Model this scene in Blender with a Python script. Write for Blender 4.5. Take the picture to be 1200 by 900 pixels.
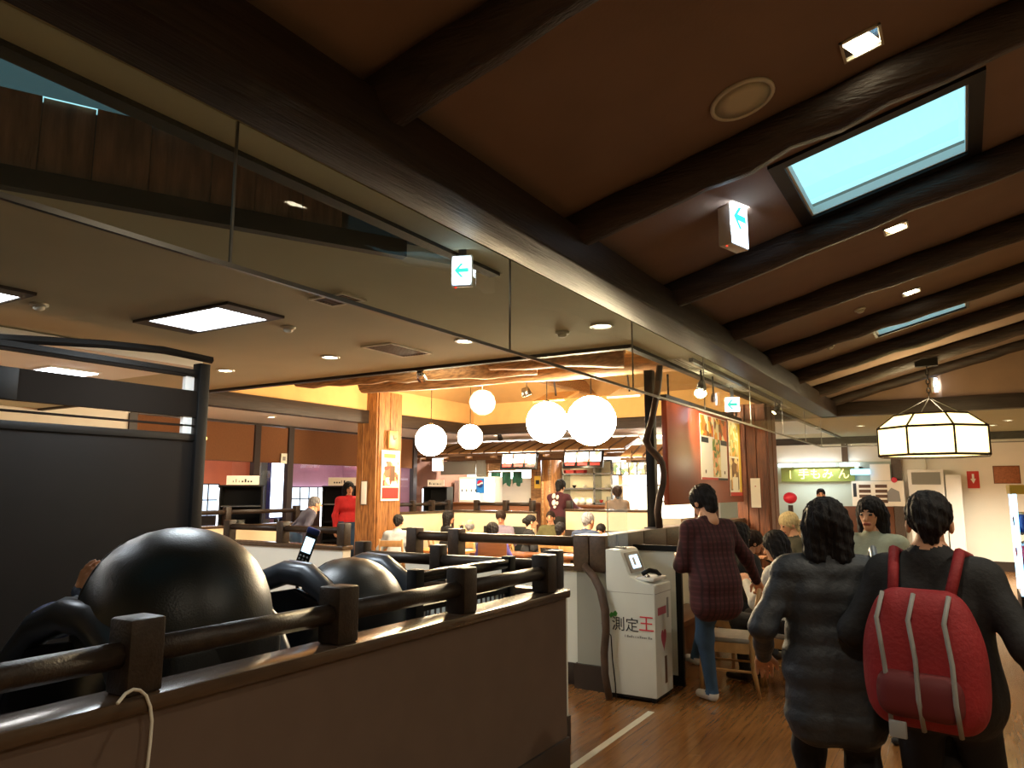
import bpy, bmesh, math, random
import numpy as np
from mathutils import Vector, Matrix
random.seed(7)
for o in list(bpy.data.objects): bpy.data.objects.remove(o)
scn = bpy.context.scene
COL = scn.collection
PI = math.pi
# ---------------------------------------------------------------- camera
FPX = 866.0; EYE = 1.65
PITCH = math.atan(125 / FPX); YAW = math.atan(530 * math.cos(PITCH) / FPX)
cam = bpy.data.cameras.new('camera'); camo = bpy.data.objects.new('camera', cam); COL.objects.link(camo)
cam.sensor_fit = 'HORIZONTAL'; cam.sensor_width = 36; cam.lens = FPX / 1200 * 36
cam.clip_start = .05; cam.clip_end = 200
camo.location = (0, 0, EYE); camo.rotation_euler = (PI / 2 + PITCH, 0, YAW)
scn.camera = camo
# ---------------------------------------------------------------- world, exposure
w = bpy.data.worlds.new('sky'); scn.world = w; w.use_nodes = True
bg = w.node_tree.nodes['Background']; bg.inputs[0].default_value = (.42, .86, 1, 1); bg.inputs[1].default_value = .75
vs = scn.view_settings
vs.view_transform = 'Standard'; vs.look = 'None'; vs.gamma = 1; vs.use_curve_mapping = False
vs.exposure = 0.9
# ---------------------------------------------------------------- pixel -> world (1200x900)
_fw = Vector((-math.sin(YAW) * math.cos(PITCH), math.cos(YAW) * math.cos(PITCH), math.sin(PITCH)))
_rt = Vector((math.cos(YAW), math.sin(YAW), 0)); _up = _rt.cross(_fw); _c = Vector((0, 0, EYE))
def ray(x, y): return _fw * FPX + _rt * (x - 600) - _up * (y - 450)
def hit(x, y, ax, v):
    d = ray(x, y); return _c + d * ((v - _c[ax]) / d[ax])
def hX(x, y, v): return hit(x, y, 0, v)
def hY(x, y, v): return hit(x, y, 1, v)
def hZ(x, y, v): return hit(x, y, 2, v)
def hD(x, y, d): return _c + ray(x, y) * (d / FPX)
# ---------------------------------------------------------------- materials
def lin(c):
    if isinstance(c, str):
        c = [int(c[i:i + 2], 16) / 255 for i in (0, 2, 4)]
    return tuple((v / 12.92 if v <= .04045 else ((v + .055) / 1.055) ** 2.4) for v in c)
M = {}
def mat(n, col, rough=.6, metal=0, var=0, scale=8, bump=0, bscale=40, stretch=None, kind=None, emit=0, ecol=None, spec=.5, col2=None, coat=0):
    m = bpy.data.materials.new(n); m.use_nodes = True; M[n] = m; M[m.name] = m
    nt = m.node_tree; b = nt.nodes['Principled BSDF']; L = nt.links
    c = lin(col); b.inputs['Base Color'].default_value = (*c, 1)
    b.inputs['Roughness'].default_value = rough; b.inputs['Metallic'].default_value = metal
    b.inputs['Specular IOR Level'].default_value = spec
    if coat: b.inputs['Coat Weight'].default_value = coat; b.inputs['Coat Roughness'].default_value = .12
    if emit:
        b.inputs['Emission Color'].default_value = (*lin(ecol or col), 1); b.inputs['Emission Strength'].default_value = emit
    if var or col2 or bump:
        tc = nt.nodes.new('ShaderNodeTexCoord'); mp = nt.nodes.new('ShaderNodeMapping')
        mp.inputs['Scale'].default_value = stretch or (1, 1, 1)
        L.new(tc.outputs['Object'], mp.inputs[0])
        if var or col2:
            nz = nt.nodes.new('ShaderNodeTexNoise'); nz.inputs['Scale'].default_value = scale; nz.inputs['Detail'].default_value = 5
            L.new(mp.outputs[0], nz.inputs['Vector'])
            rp = nt.nodes.new('ShaderNodeValToRGB'); rp.color_ramp.elements[0].position = .32; rp.color_ramp.elements[1].position = .68
            d = lin(col2) if col2 else tuple(v * (1 - var) for v in c)
            rp.color_ramp.elements[0].color = (*d, 1); rp.color_ramp.elements[1].color = (*(c if col2 else tuple(min(1, v * (1 + var)) for v in c)), 1)
            L.new(nz.outputs[0], rp.inputs[0]); L.new(rp.outputs[0], b.inputs['Base Color'])
        if bump:
            n2 = nt.nodes.new('ShaderNodeTexNoise'); n2.inputs['Scale'].default_value = bscale; n2.inputs['Detail'].default_value = 4
            L.new(mp.outputs[0], n2.inputs['Vector'])
            bp = nt.nodes.new('ShaderNodeBump'); bp.inputs['Strength'].default_value = bump; bp.inputs['Distance'].default_value = .02
            L.new(n2.outputs[0], bp.inputs['Height']); L.new(bp.outputs[0], b.inputs['Normal'])
    return m
def emis(n, col, s):
    m = bpy.data.materials.new(n); m.use_nodes = True; M[n] = m; M[m.name] = m; nt = m.node_tree; nt.nodes.clear()
    o = nt.nodes.new('ShaderNodeOutputMaterial'); e = nt.nodes.new('ShaderNodeEmission')
    e.inputs[0].default_value = (*lin(col), 1); e.inputs[1].default_value = s; nt.links.new(e.outputs[0], o.inputs[0]); return m
def glass(n, tint=(1, 1, 1), rough=.0, ior=1.45, haze=0, hcol=(.6, .65, .6)):
    m = bpy.data.materials.new(n); m.use_nodes = True; M[n] = m; M[m.name] = m; nt = m.node_tree; nt.nodes.clear(); L = nt.links
    o = nt.nodes.new('ShaderNodeOutputMaterial'); t = nt.nodes.new('ShaderNodeBsdfTransparent'); g = nt.nodes.new('ShaderNodeBsdfGlossy')
    f = nt.nodes.new('ShaderNodeFresnel'); f.inputs[0].default_value = ior; mx = nt.nodes.new('ShaderNodeMixShader')
    t.inputs[0].default_value = (*tint, 1); g.inputs[0].default_value = (1, 1, 1, 1); g.inputs['Roughness'].default_value = rough
    ge = nt.nodes.new('ShaderNodeNewGeometry'); iv = nt.nodes.new('ShaderNodeMath'); iv.operation = 'SUBTRACT'; iv.inputs[0].default_value = 1; L.new(ge.outputs['Backfacing'], iv.inputs[1])
    ml = nt.nodes.new('ShaderNodeMath'); ml.operation = 'MULTIPLY'; L.new(f.outputs[0], ml.inputs[0]); L.new(iv.outputs[0], ml.inputs[1])
    L.new(ml.outputs[0], mx.inputs[0]); L.new(t.outputs[0], mx.inputs[1]); L.new(g.outputs[0], mx.inputs[2])
    if haze:
        d = nt.nodes.new('ShaderNodeBsdfDiffuse'); d.inputs[0].default_value = (*hcol, 1); m2 = nt.nodes.new('ShaderNodeMixShader'); m2.inputs[0].default_value = haze
        L.new(mx.outputs[0], m2.inputs[1]); L.new(d.outputs[0], m2.inputs[2]); L.new(m2.outputs[0], o.inputs[0])
    else: L.new(mx.outputs[0], o.inputs[0])
    return m
def plaid(n, c1, c2, c3, s=60, rough=.85):
    m = mat(n, c1, rough); nt = m.node_tree; L = nt.links; b = nt.nodes['Principled BSDF']
    tc = nt.nodes.new('ShaderNodeTexCoord'); last = None
    col = nt.nodes.new('ShaderNodeRGB'); col.outputs[0].default_value = (*lin(c1), 1); last = col.outputs[0]
    for ax, cc in (('Z', c2), ('X', c3)):
        wv = nt.nodes.new('ShaderNodeTexWave'); wv.bands_direction = ax; wv.inputs['Scale'].default_value = s / 6.3; wv.inputs['Distortion'].default_value = .4
        L.new(tc.outputs['Object'], wv.inputs[0])
        mx = nt.nodes.new('ShaderNodeMix'); mx.data_type = 'RGBA'; mx.inputs[7].default_value = (*lin(cc), 1)
        pw = nt.nodes.new('ShaderNodeMath'); pw.operation = 'POWER'; pw.inputs[1].default_value = 3; L.new(wv.outputs[1], pw.inputs[0])
        L.new(pw.outputs[0], mx.inputs[0]); L.new(last, mx.inputs[6]); last = mx.outputs[2]
    L.new(last, b.inputs['Base Color']); return m
def planks(n, c1, c2, pw=.09, pl=.9, rough=.25, gap=.002, coat=0):
    m = mat(n, c1, rough, coat=coat); nt = m.node_tree; L = nt.links; b = nt.nodes['Principled BSDF']
    tc = nt.nodes.new('ShaderNodeTexCoord'); mp = nt.nodes.new('ShaderNodeMapping'); mp.inputs['Rotation'].default_value = (0, 0, PI / 2)
    L.new(tc.outputs['Object'], mp.inputs[0])
    br = nt.nodes.new('ShaderNodeTexBrick'); br.inputs['Scale'].default_value = 1; br.inputs['Brick Width'].default_value = pl; br.inputs['Row Height'].default_value = pw
    br.inputs['Mortar Size'].default_value = gap; br.offset = .37
    br.inputs['Color1'].default_value = (*lin(c1), 1); br.inputs['Color2'].default_value = (*lin(c2), 1); br.inputs['Mortar'].default_value = (*[v * .7 for v in lin(c2)], 1)
    L.new(mp.outputs[0], br.inputs[0])
    m2 = nt.nodes.new('ShaderNodeMapping'); m2.inputs['Scale'].default_value = (14, 1, 14); L.new(tc.outputs['Object'], m2.inputs[0])
    nz = nt.nodes.new('ShaderNodeTexNoise'); nz.inputs['Scale'].default_value = 3; nz.inputs['Detail'].default_value = 6; L.new(m2.outputs[0], nz.inputs[0])
    mx = nt.nodes.new('ShaderNodeMix'); mx.data_type = 'RGBA'; mx.blend_type = 'OVERLAY'; mx.inputs[0].default_value = .55
    L.new(br.outputs[0], mx.inputs[6]); L.new(nz.outputs[0], mx.inputs[7]); L.new(mx.outputs[2], b.inputs['Base Color'])
    mr = nt.nodes.new('ShaderNodeMapRange'); mr.inputs[3].default_value = rough * .7; mr.inputs[4].default_value = rough * 1.5; L.new(nz.outputs[0], mr.inputs[0]); L.new(mr.outputs[0], b.inputs['Roughness'])
    return m
def pic(n, cols, scale=9, stretch=(1, 1, 1), emit=0):
    """blotchy printed photograph"""
    m = mat(n, cols[0], .5); nt = m.node_tree; L = nt.links; b = nt.nodes['Principled BSDF']
    tc = nt.nodes.new('ShaderNodeTexCoord'); mp = nt.nodes.new('ShaderNodeMapping'); mp.inputs['Scale'].default_value = stretch; L.new(tc.outputs['Object'], mp.inputs[0])
    v = nt.nodes.new('ShaderNodeTexVoronoi'); v.inputs['Scale'].default_value = scale; L.new(mp.outputs[0], v.inputs[0])
    rp = nt.nodes.new('ShaderNodeValToRGB'); rp.color_ramp.interpolation = 'CONSTANT'
    el = rp.color_ramp.elements
    while len(el) < len(cols): el.new(.5)
    for i, c in enumerate(cols): el[i].position = i / len(cols); el[i].color = (*lin(c), 1)
    sp = nt.nodes.new('ShaderNodeSeparateColor'); L.new(v.outputs['Color'], sp.inputs[0]); L.new(sp.outputs[0], rp.inputs[0])
    L.new(rp.outputs[0], b.inputs['Base Color'])
    if emit: L.new(rp.outputs[0], b.inputs['Emission Color']); b.inputs['Emission Strength'].default_value = emit
    return m
mat('darkwood', '30261f', .5, var=.3, scale=4, bump=.2, bscale=10, stretch=(9, .6, 9), spec=.22)
mat('darkwoodx', '30261f', .5, var=.3, scale=4, bump=.2, bscale=10, stretch=(.6, 9, 9), spec=.22)
mat('rafterwood', '332822', .5, var=.45, scale=3, bump=.6, bscale=10, stretch=(1, 7, 7))
mat('railwood', '2d231b', .42, var=.3, scale=5, bump=.15, bscale=20, stretch=(5, 5, 5), spec=.35)
mat('capwood', '4a3a2c', .22, var=.2, scale=5, stretch=(6, 1, 6))
mat('board', '4a3728', .45, var=.25, scale=5, bump=.12, bscale=18, stretch=(9, 2, 9))
mat('plaster', '877060', .95, var=.06, scale=3, bump=.06, bscale=60)
mat('gable', '8c6f58', .95, var=.06, scale=3)
mat('cream', 'b4b095', .9, var=.03, scale=2)
mat('creamwall', 'e9dfbf', .9, var=.04, scale=2)
mat('whitewall', 'e6e2d6', .9, var=.03, scale=2)
mat('whitelow', 'd9dcd2', .8, var=.03, scale=3)
mat('hallceil', 'ab8654', .95, var=.06, scale=3); mat('screenboard', '1d1712', .8, spec=.1); mat('yellowwall', 'cda468', .95, var=.06, scale=3)
mat('brownpanel', '5c4a3e', .62, var=.06, scale=6)
mat('plinth', '2c211b', .5)
mat('logwood', '96714a', .6, var=.5, scale=5, bump=.3, bscale=12, stretch=(1, 8, 8))
mat('pillarwood', 'a8743f', .55, var=.3, scale=5, bump=.25, bscale=12, stretch=(8, 8, 1), col2='6b4322')
mat('pillarred', '7a4526', .5, var=.3, scale=5, bump=.25, bscale=12, stretch=(8, 8, 1), col2='4f2a16')
mat('wellplank', '9a6c4c', .75, col2='6a472f', scale=4, bump=.3, bscale=15, stretch=(6, 6, 1))
mat('blind', '744a2a', .9, var=.08, scale=30, bump=.1, bscale=200)
mat('screen', '1c1917', .5, var=.08, scale=4, spec=.25)
mat('redwall', '9c4a30', .32, var=.05, scale=3)
mat('pinkwall', 'b98596', .8, var=.06, scale=3)
mat('orangewall', 'c0603a', .8, var=.06, scale=3)
mat('brownwall', '6a4128', .8, var=.1, scale=3)
mat('greywall', '8f9087', .8)
mat('metal', '8d8a84', .3, 1); mat('darkmetal', '2b2928', .4, .7); mat('chrome', 'cfcfcf', .15, 1)
mat('black', '0f0e0d', .55, spec=.25); mat('blackgloss', '101214', .18); mat('white', 'e8e8e4', .5); mat('offwhite', 'd6d2c2', .6)
mat('leather', '161c1d', .36, var=.12, scale=5, bump=.12, bscale=120, spec=.6)
mat('leatherdark', '1c2022', .42, var=.12, scale=5, bump=.15, bscale=120)
mat('silverplastic', '7d8893', .3, .3); mat('armgrey', '3c4148', .32, .2); mat('navycloth', '161d40', .7); mat('blueplastic', '24356e', .4)
mat('tape', 'cfc9b5', .6); mat('kiosk', 'd8dcd6', .42, var=.02, scale=4); mat('kioskgrey', 'a79f92', .4)
mat('red', 'c8203a', .5); mat('pinkred', 'b04a62', .5); mat('green', '3f8a3a', .5); mat('ink', '20242c', .6); mat('greyink', '8b8b88', .6); mat('brownink', '5a3f2a', .6)
mat('chairwood', 'b38b57', .4, var=.15, scale=6, stretch=(3, 3, 1)); mat('seatpad', '8c8578', .8, var=.1, scale=20)
mat('tablewood', 'c9874a', .35, var=.15, scale=5, stretch=(1, 6, 6)); mat('tabledark', '6a3f22', .35, var=.15, scale=5, stretch=(1, 6, 6))
mat('steel', 'b9bfc2', .25, .9); mat('roofboard', 'a5794a', .7, var=.2, scale=5, stretch=(6, 1, 1)); mat('batten', '5d4026', .7)
mat('greencloth', '3f7a66', .9, var=.1, scale=8); mat('vine', '4a372b', .6, var=.3, scale=8, bump=.5, bscale=14)
mat('greensign', '6a7428', .5, emit=.04); mat('signyellow', 'fbe98a', .5, emit=.7)
mat('signred', 'c03028', .5); mat('plaque', '9b5f3c', .6, var=.2, scale=30); mat('paper', 'eee8d8', .7); mat('yellowpaper', 'e7c24a', .7)
mat('skin', 'd9a27e', .55); mat('skin2', 'cf9a78', .55); [mat(n_, c_, .62, var=.25, scale=20, bump=.5, bscale=35, stretch=(3, 3, .5), spec=.3) for n_, c_ in (('hairblack', '151214'), ('hairbrown', '2a1c16'), ('hairgrey', '7d7f84'), ('hairwhite', 'cdbb8c'))]
mat('eyedark', '1a1210', .3); mat('lip', 'b0604e', .5); mat('shoe', 'cfcac4', .6); mat('shoedark', '1e1a18', .5)
planks('floorwood', '865b32', '7c532d', .09, .9, .16, .0012)
glass('barrier', (.93, .95, .92), haze=.035, ior=1.42); glass('windowglass', (.9, .93, .95)); glass('acrylic', (.9, .95, .97), haze=.12, hcol=(.8, .85, .9), ior=1.35); glass('tintpane', (.07, .075, .075), haze=.0)
glass('skylightglass', (.95, 1, 1))
emis('globe', 'ffe6bc', 60); emis('panelwhite', 'eef6ff', 7); emis('downlight', 'fff0c8', 14); emis('spotlamp', 'ffe0a0', 40); emis('exitwhite', 'cfe4ff', 3.2); emis('exitgreen', '35c9b4', 1.3)
emis('lampshade', 'ffdf8c', 2.2); emis('coolwhite', 'eaf6ff', 6); emis('screenblue', 'bfe6ff', 1.6); emis('shoji', 'dfeeff', 1.5); emis('backlit', 'eef3ff', 3); emis('kitchenlamp', 'fff3d6', 9); emis('neonblue', '8fd6ff', 3); emis('ledred', 'ff3020', 1.5); emis('warmcase', 'ffeec8', 2.2); emis('trackspot', 'fff0c4', 30)
# ---------------------------------------------------------------- mesh builder
class MB:
    def __init__(s): s.v = []; s.f = []; s.m = []
    def add(s, vs_, fs, mi=0):
        n = len(s.v); s.v += [tuple(p) for p in vs_]; s.f += [tuple(i + n for i in f) for f in fs]; s.m += [mi] * len(fs); return s
    def box(s, x0, x1, y0, y1, z0, z1, mi=0):
        if x0 > x1: x0, x1 = x1, x0
        if y0 > y1: y0, y1 = y1, y0
        if z0 > z1: z0, z1 = z1, z0
        return s.add([(x0, y0, z0), (x1, y0, z0), (x1, y1, z0), (x0, y1, z0), (x0, y0, z1), (x1, y0, z1), (x1, y1, z1), (x0, y1, z1)],
              [(0, 3, 2, 1), (4, 5, 6, 7), (0, 1, 5, 4), (1, 2, 6, 5), (2, 3, 7, 6), (3, 0, 4, 7)], mi)
    def hexa(s, p, mi=0):
        return s.add(p, [(0, 3, 2, 1), (4, 5, 6, 7), (0, 1, 5, 4), (1, 2, 6, 5), (2, 3, 7, 6), (3, 0, 4, 7)], mi)
    def prism(s, poly, ax, a, b, mi=0):
        n = len(poly)
        def P(q, t):
            return {0: (t, q[0], q[1]), 1: (q[0], t, q[1]), 2: (q[0], q[1], t)}[ax]
        vs_ = [P(q, a) for q in poly] + [P(q, b) for q in poly]
        fs = [tuple(range(n))[::-1], tuple(range(n, 2 * n))] + [(i, (i + 1) % n, n + (i + 1) % n, n + i) for i in range(n)]
        return s.add(vs_, fs, mi)
    def tube(s, pts, r, n=8, mi=0, cap=True, flat=None):
        pts = [Vector(p) for p in pts]; k = len(pts)
        rs = r if isinstance(r, (list, tuple)) else [r] * k
        t = (pts[1] - pts[0]).normalized(); u = t.orthogonal().normalized(); vs_ = []; 
        for i, p in enumerate(pts):
            tt = (pts[min(i + 1, k - 1)] - pts[max(i - 1, 0)]).normalized()
            u = (u - tt * u.dot(tt)).normalized(); v = tt.cross(u)
            for j in range(n):
                a = 2 * PI * j / n
                vs_.append(p + (u * math.cos(a) + v * math.sin(a)) * rs[i])
        fs = [(i * n + j, i * n + (j + 1) % n, (i + 1) * n + (j + 1) % n, (i + 1) * n + j) for i in range(k - 1) for j in range(n)]
        if cap: fs += [tuple(range(n))[::-1], tuple(range((k - 1) * n, k * n))]
        return s.add(vs_, fs, mi)
    def sph(s, c, rx, ry=None, rz=None, nu=16, nv=10, mi=0):
        ry = ry or rx; rz = rz or rx; vs_ = [(c[0], c[1], c[2] - rz)]
        for i in range(1, nv):
            a = -PI / 2 + PI * i / nv
            for j in range(nu):
                b = 2 * PI * j / nu; vs_.append((c[0] + rx * math.cos(a) * math.cos(b), c[1] + ry * math.cos(a) * math.sin(b), c[2] + rz * math.sin(a)))
        vs_.append((c[0], c[1], c[2] + rz)); top = len(vs_) - 1
        fs = [(0, 1 + (j + 1) % nu, 1 + j) for j in range(nu)]
        for i in range(nv - 2):
            for j in range(nu): fs.append((1 + i * nu + j, 1 + i * nu + (j + 1) % nu, 1 + (i + 1) * nu + (j + 1) % nu, 1 + (i + 1) * nu + j))
        b0 = 1 + (nv - 2) * nu; fs += [(b0 + j, b0 + (j + 1) % nu, top) for j in range(nu)]
        return s.add(vs_, fs, mi)
    def lathe(s, prof, c=(0, 0, 0), n=20, mi=0):
        k = len(prof); vs_ = []
        for (r, z) in prof:
            for j in range(n):
                a = 2 * PI * j / n; vs_.append((c[0] + r * math.cos(a), c[1] + r * math.sin(a), c[2] + z))
        fs = [(i * n + j, i * n + (j + 1) % n, (i + 1) * n + (j + 1) % n, (i + 1) * n + j) for i in range(k - 1) for j in range(n)]
        fs += [tuple(range(n))[::-1], tuple(range((k - 1) * n, k * n))]
        return s.add(vs_, fs, mi)
    def xf(s, mtx):
        s.v = [tuple(mtx @ Vector(p)) for p in s.v]; return s
def bld(name, mb, mats, parent=None, smooth=False, bevel=0, seg=2):
    me = bpy.data.meshes.new(name)
    me.from_pydata(mb.v, [], mb.f)
    if isinstance(mats, str): mats = [mats]
    for m in mats: me.materials.append(M[m])
    if len(mats) > 1: me.polygons.foreach_set('material_index', mb.m)
    if bevel:
        bm = bmesh.new(); bm.from_mesh(me)
        bmesh.ops.bevel(bm, geom=list(bm.edges), offset=bevel, segments=seg, affect='EDGES', profile=.5, clamp_overlap=True)
        bm.to_mesh(me); bm.free()
    if smooth or bevel:
        me.polygons.foreach_set('use_smooth', [True] * len(me.polygons))
        if not smooth or bevel: me.set_sharp_from_angle(angle=math.radians(40))
    o = bpy.data.objects.new(name, me); COL.objects.link(o)
    if parent is not None: o.parent = parent
    return o
def tag(o, label=None, cat=None, group=None, kind=None):
    if label: o['label'] = label
    if cat: o['category'] = cat
    if group: o['group'] = group
    if kind: o['kind'] = kind
    return o
def thing(name, label, cat, loc=(0, 0, 0), rz=0, group=None):
    o = bpy.data.objects.new(name, None); COL.objects.link(o); o.location = loc; o.rotation_euler = (0, 0, rz); o.empty_display_size = .1
    return tag(o, label, cat, group)
def copy_tree(o, parent=None):
    c = o.copy(); COL.objects.link(c); c.parent = parent
    for ch in o.children: copy_tree(ch, c)
    return c
def struct(name, mb, mats, label=None, **k):
    return tag(bld(name, mb, mats, **k), label, None, None, 'structure')
def B(*a): return MB().box(*a)
_fontm = {}
def text(body, size, extrude=.002):
    cu = bpy.data.curves.new('lettering', 'FONT'); cu.body = body; cu.size = size; cu.extrude = extrude; cu.align_x = 'CENTER'; cu.align_y = 'CENTER'; cu.resolution_u = 3
    o = bpy.data.objects.new('lettering', cu); COL.objects.link(o)
    dg = bpy.context.evaluated_depsgraph_get(); me = bpy.data.meshes.new_from_object(o.evaluated_get(dg))
    bpy.data.objects.remove(o); return me
def lettering(body, size, m, parent, mtx, extrude=.002, name='lettering', label=None):
    me = text(body, size, extrude); me.transform(mtx); me.materials.clear(); me.materials.append(M[m])
    o = bpy.data.objects.new(name, me); COL.objects.link(o); o.parent = parent
    if label: o['label'] = label
    return o
# frames for flat things: text lies in XY facing +Z
FACE_S = Matrix.Rotation(PI / 2, 4, 'X')                       # faces -Y, reads left to right towards +X
FACE_E = Matrix.Rotation(PI / 2, 4, 'Z') @ FACE_S              # faces +X, reads towards +Y
def T(x, y, z): return Matrix.Translation((x, y, z))
def lamp(kind, loc, energy, color=(1, 1, 1), size=.1, parent=None, rot=None, spot=None, blend=.5):
    l = bpy.data.lights.new('light', kind); l.energy = energy; l.color = color
    if kind == 'AREA': l.size = size
    elif kind in ('POINT', 'SPOT'): l.shadow_soft_size = size
    if spot: l.spot_size = spot; l.spot_blend = blend
    o = bpy.data.objects.new('light', l); COL.objects.link(o); o.location = loc
    if rot: o.rotation_euler = rot
    if parent: o.parent = parent
    return o
WARM = (1, .74, .42); COOL = (.85, .95, 1)
# ================================================================= SETTING
ZC = 2.88; RX = 1.15
def zs(x): return 3.2 + .26 * (x + 1.72) if x <= RX else 3.2 + .26 * (RX + 1.72) - .26 * (x - RX)
struct('floor', B(-16, 4, -6, 19, -.1, 0), 'floorwood', 'glossy brown wood plank floor')
# ---- sloped ceiling with two skylight holes
HX0, HX1 = -.73, .17; HOLES = [(4.15, 5.06), (8.9, 9.52)]
mb = MB()
def slab(x0, x1, y0, y1):
    a, b = zs(x0), zs(x1); t = .08
    mb.hexa([(x0, y0, a), (x1, y0, b), (x1, y1, b), (x0, y1, a), (x0, y0, a + t), (x1, y0, b + t), (x1, y1, b + t), (x0, y1, a + t)])
slab(-2.05, HX0, -6, 13.6); slab(HX1, RX, -6, 13.6); slab(RX, 4.05, -6, 13.6)
yy = -6
for a, b in HOLES: slab(HX0, HX1, yy, a); yy = b
slab(HX0, HX1, yy, 13.6)
ceil = struct('ceiling', mb, 'plaster', 'brown plaster sloping ceiling above the corridor')
def log_pts(p, q, n=14, amp=.012):
    p = Vector(p); q = Vector(q); out = []
    for i in range(n + 1):
        t = i / n; v = p.lerp(q, t)
        out.append(v + Vector((random.uniform(-1, 1) * amp, random.uniform(-1, 1) * amp, random.uniform(-1, 1) * amp)))
    return out
for yv in (-2.9, -1.25, .38, 2.0, 3.65, 5.25, 6.85, 8.45, 10.05, 11.65, 13.22):
    r = .105 if yv < 13 else .08
    for (xa, xb) in ((-1.95, RX), (RX, 4.0)):
        m_ = MB().tube(log_pts((xa, yv, zs(xa) - .075), (xb, yv, zs(xb) - .075)), [r * random.uniform(.93, 1.07) for _ in range(15)], 10)
        o = bld('rafter', m_, 'rafterwood', ceil, smooth=True)
bld('ridge_beam', MB().tube(log_pts((RX, -6, zs(RX) - .2), (RX, 13.4, zs(RX) - .2), 20), .14, 10), 'rafterwood', ceil, smooth=True)
# ---- skylights
for i, (a, b) in enumerate(HOLES):
    wroot = thing('window_%d' % (i + 1), None, None); tag(wroot, ['large skylight with thick black frame between two rafters', 'smaller skylight with thin frame farther along the sloping ceiling'][i], None, None, 'structure')
    fw = .075 if i == 0 else .03
    m_ = MB()
    def bar(x0, x1, y0, y1, t0=-.035, t1=.1):
        m_.hexa([(x0, y0, zs(x0) + t0), (x1, y0, zs(x1) + t0), (x1, y1, zs(x1) + t0), (x0, y1, zs(x0) + t0), (x0, y0, zs(x0) + t1), (x1, y0, zs(x1) + t1), (x1, y1, zs(x1) + t1), (x0, y1, zs(x0) + t1)])
    bar(HX0 - fw, HX1 + fw, a - fw, a, -.02, .0); bar(HX0 - fw, HX1 + fw, b, b + fw, -.02, 0); bar(HX0 - fw, HX0, a, b, -.02, 0); bar(HX1, HX1 + fw, a, b, -.02, 0)
    bld('frame', m_, 'black' if i == 0 else 'darkwood', wroot)
    m_ = MB(); H_ = .15
    bar(HX0, HX1, a, a + .012, 0, .055); bar(HX0, HX1, b - .012, b, 0, .055); bar(HX0, HX0 + .012, a, b, 0, .055); bar(HX1 - .012, HX1, a, b, 0, .055)
    bld('shaft', m_, 'white', wroot)
    m_ = MB(); bar(HX0, HX1, a, b, .056, .066); bld('pane', m_, 'skylightglass', wroot)
# ---- main beam and wall plate
struct('trim_1', B(-2.0, -1.72, -6, 13.52, ZC, 3.1), 'darkwood', 'long dark timber beam along the edge of the sloping ceiling', bevel=.012)
struct('trim_2', B(-2.05, -1.86, -6, 13.52, 3.1, 3.22), 'cream', 'pale strip between beam and sloping ceiling')
struct('trim_3', B(-2.0, 4.0, 13.3, 13.52, ZC, 3.1), 'darkwoodx', 'dark tie beam across the far gable end', bevel=.012)
m_ = MB().prism([(-2.05, 3.1), (4.05, 3.1), (4.05, zs(4.05) + .08), (RX, zs(RX) + .08), (-2.05, zs(-2.05) + .08)], 1, 13.42, 13.6)
struct('wall_gable', m_, 'gable', 'brown plaster gable wall above tie beam')
# ---- walls of the shell
struct('wall_right', B(4.0, 4.1, -6.1, 19, 0, 3.6), 'creamwall', 'cream wall on the right of the corridor')
struct('wall_back', B(-16, 4.1, -6.1, -6, 0, 4.2), 'creamwall', 'cream wall behind the viewer')
struct('wall_far', B(-16, 4.1, 18.6, 18.75, 0, 3.1), 'whitewall', 'white wall at the far end of the corridor')
struct('baseboard_far', B(-.95, 4.0, 18.55, 18.6, 0, .2), 'plinth', 'dark baseboard under the far white wall')
struct('trim_4', B(-5.2, 4.0, 18.52, 18.6, 2.72, ZC), 'darkwoodx', 'dark picture rail at the top of the far wall')
# ---- flat cream ceiling with the triangular light well
TA = (-2.17, 3.48); TB = (-2.2, -.6); TC = (-4.27, -.6)
m_ = MB(); t0, t1 = ZC, ZC + .07
for poly in ([(-16, -6), (-2.0, -6), (-2.0, -.6), (-16, -.6)], [(-16, -.6), TC, TA, (-16, 3.48)], [(TB[0], -.6), (-2.0, -.6), (-2.0, 3.48), TA], [(-16, 3.48), (-2.0, 3.48), (-2.0, 5.82), (-16, 5.82)], [(-2.33, 5.82), (-2.0, 5.82), (-2.0, 13.52), (-2.33, 13.52)], [(-2.33, 13.5), (4.1, 13.5), (4.1, 18.7), (-2.33, 18.7)]):
    m_.prism(poly, 2, t0, t1)
struct('ceiling_flat', m_, 'cream', 'flat cream ceiling over the low seating area')
struct('ceiling_side', B(-11.9, -6.1, -6, 4.4, 2.8, 2.87), 'white', 'white ceiling beyond the dark screen')
wl = thing('wall_lightwell', None, None); tag(wl, 'plank lined triangular light well cut into the flat ceiling', None, None, 'structure')
A_ = Vector((TA[0], TA[1], 0)); C_ = Vector((TC[0], TC[1], 0)); u_ = (C_ - A_); Ln = u_.length; u_.normalize(); n_ = Vector((u_.y, -u_.x, 0))
if n_.dot(Vector((-1, 1, 0))) < 0: n_ = -n_
def wellbox(s0, s1, z0, z1, d0, d1, mb_=None):
    P = lambda s, d, z: tuple(A_ + u_ * s + n_ * d + Vector((0, 0, z)))
    q = [P(s0, d0, z0), P(s1, d0, z0), P(s1, d1, z0), P(s0, d1, z0), P(s0, d0, z1), P(s1, d0, z1), P(s1, d1, z1), P(s0, d1, z1)]
    return (mb_ or MB()).hexa(q)
s = .95; k = 0
while s < Ln:
    wd = [.2, .23, .2, .26, .22][k % 5]
    bld('plank', wellbox(s + .004, min(s + wd, Ln), ZC + .04, 3.30, .012 * (k % 2), .06), 'wellplank', wl); s += wd; k += 1
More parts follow.
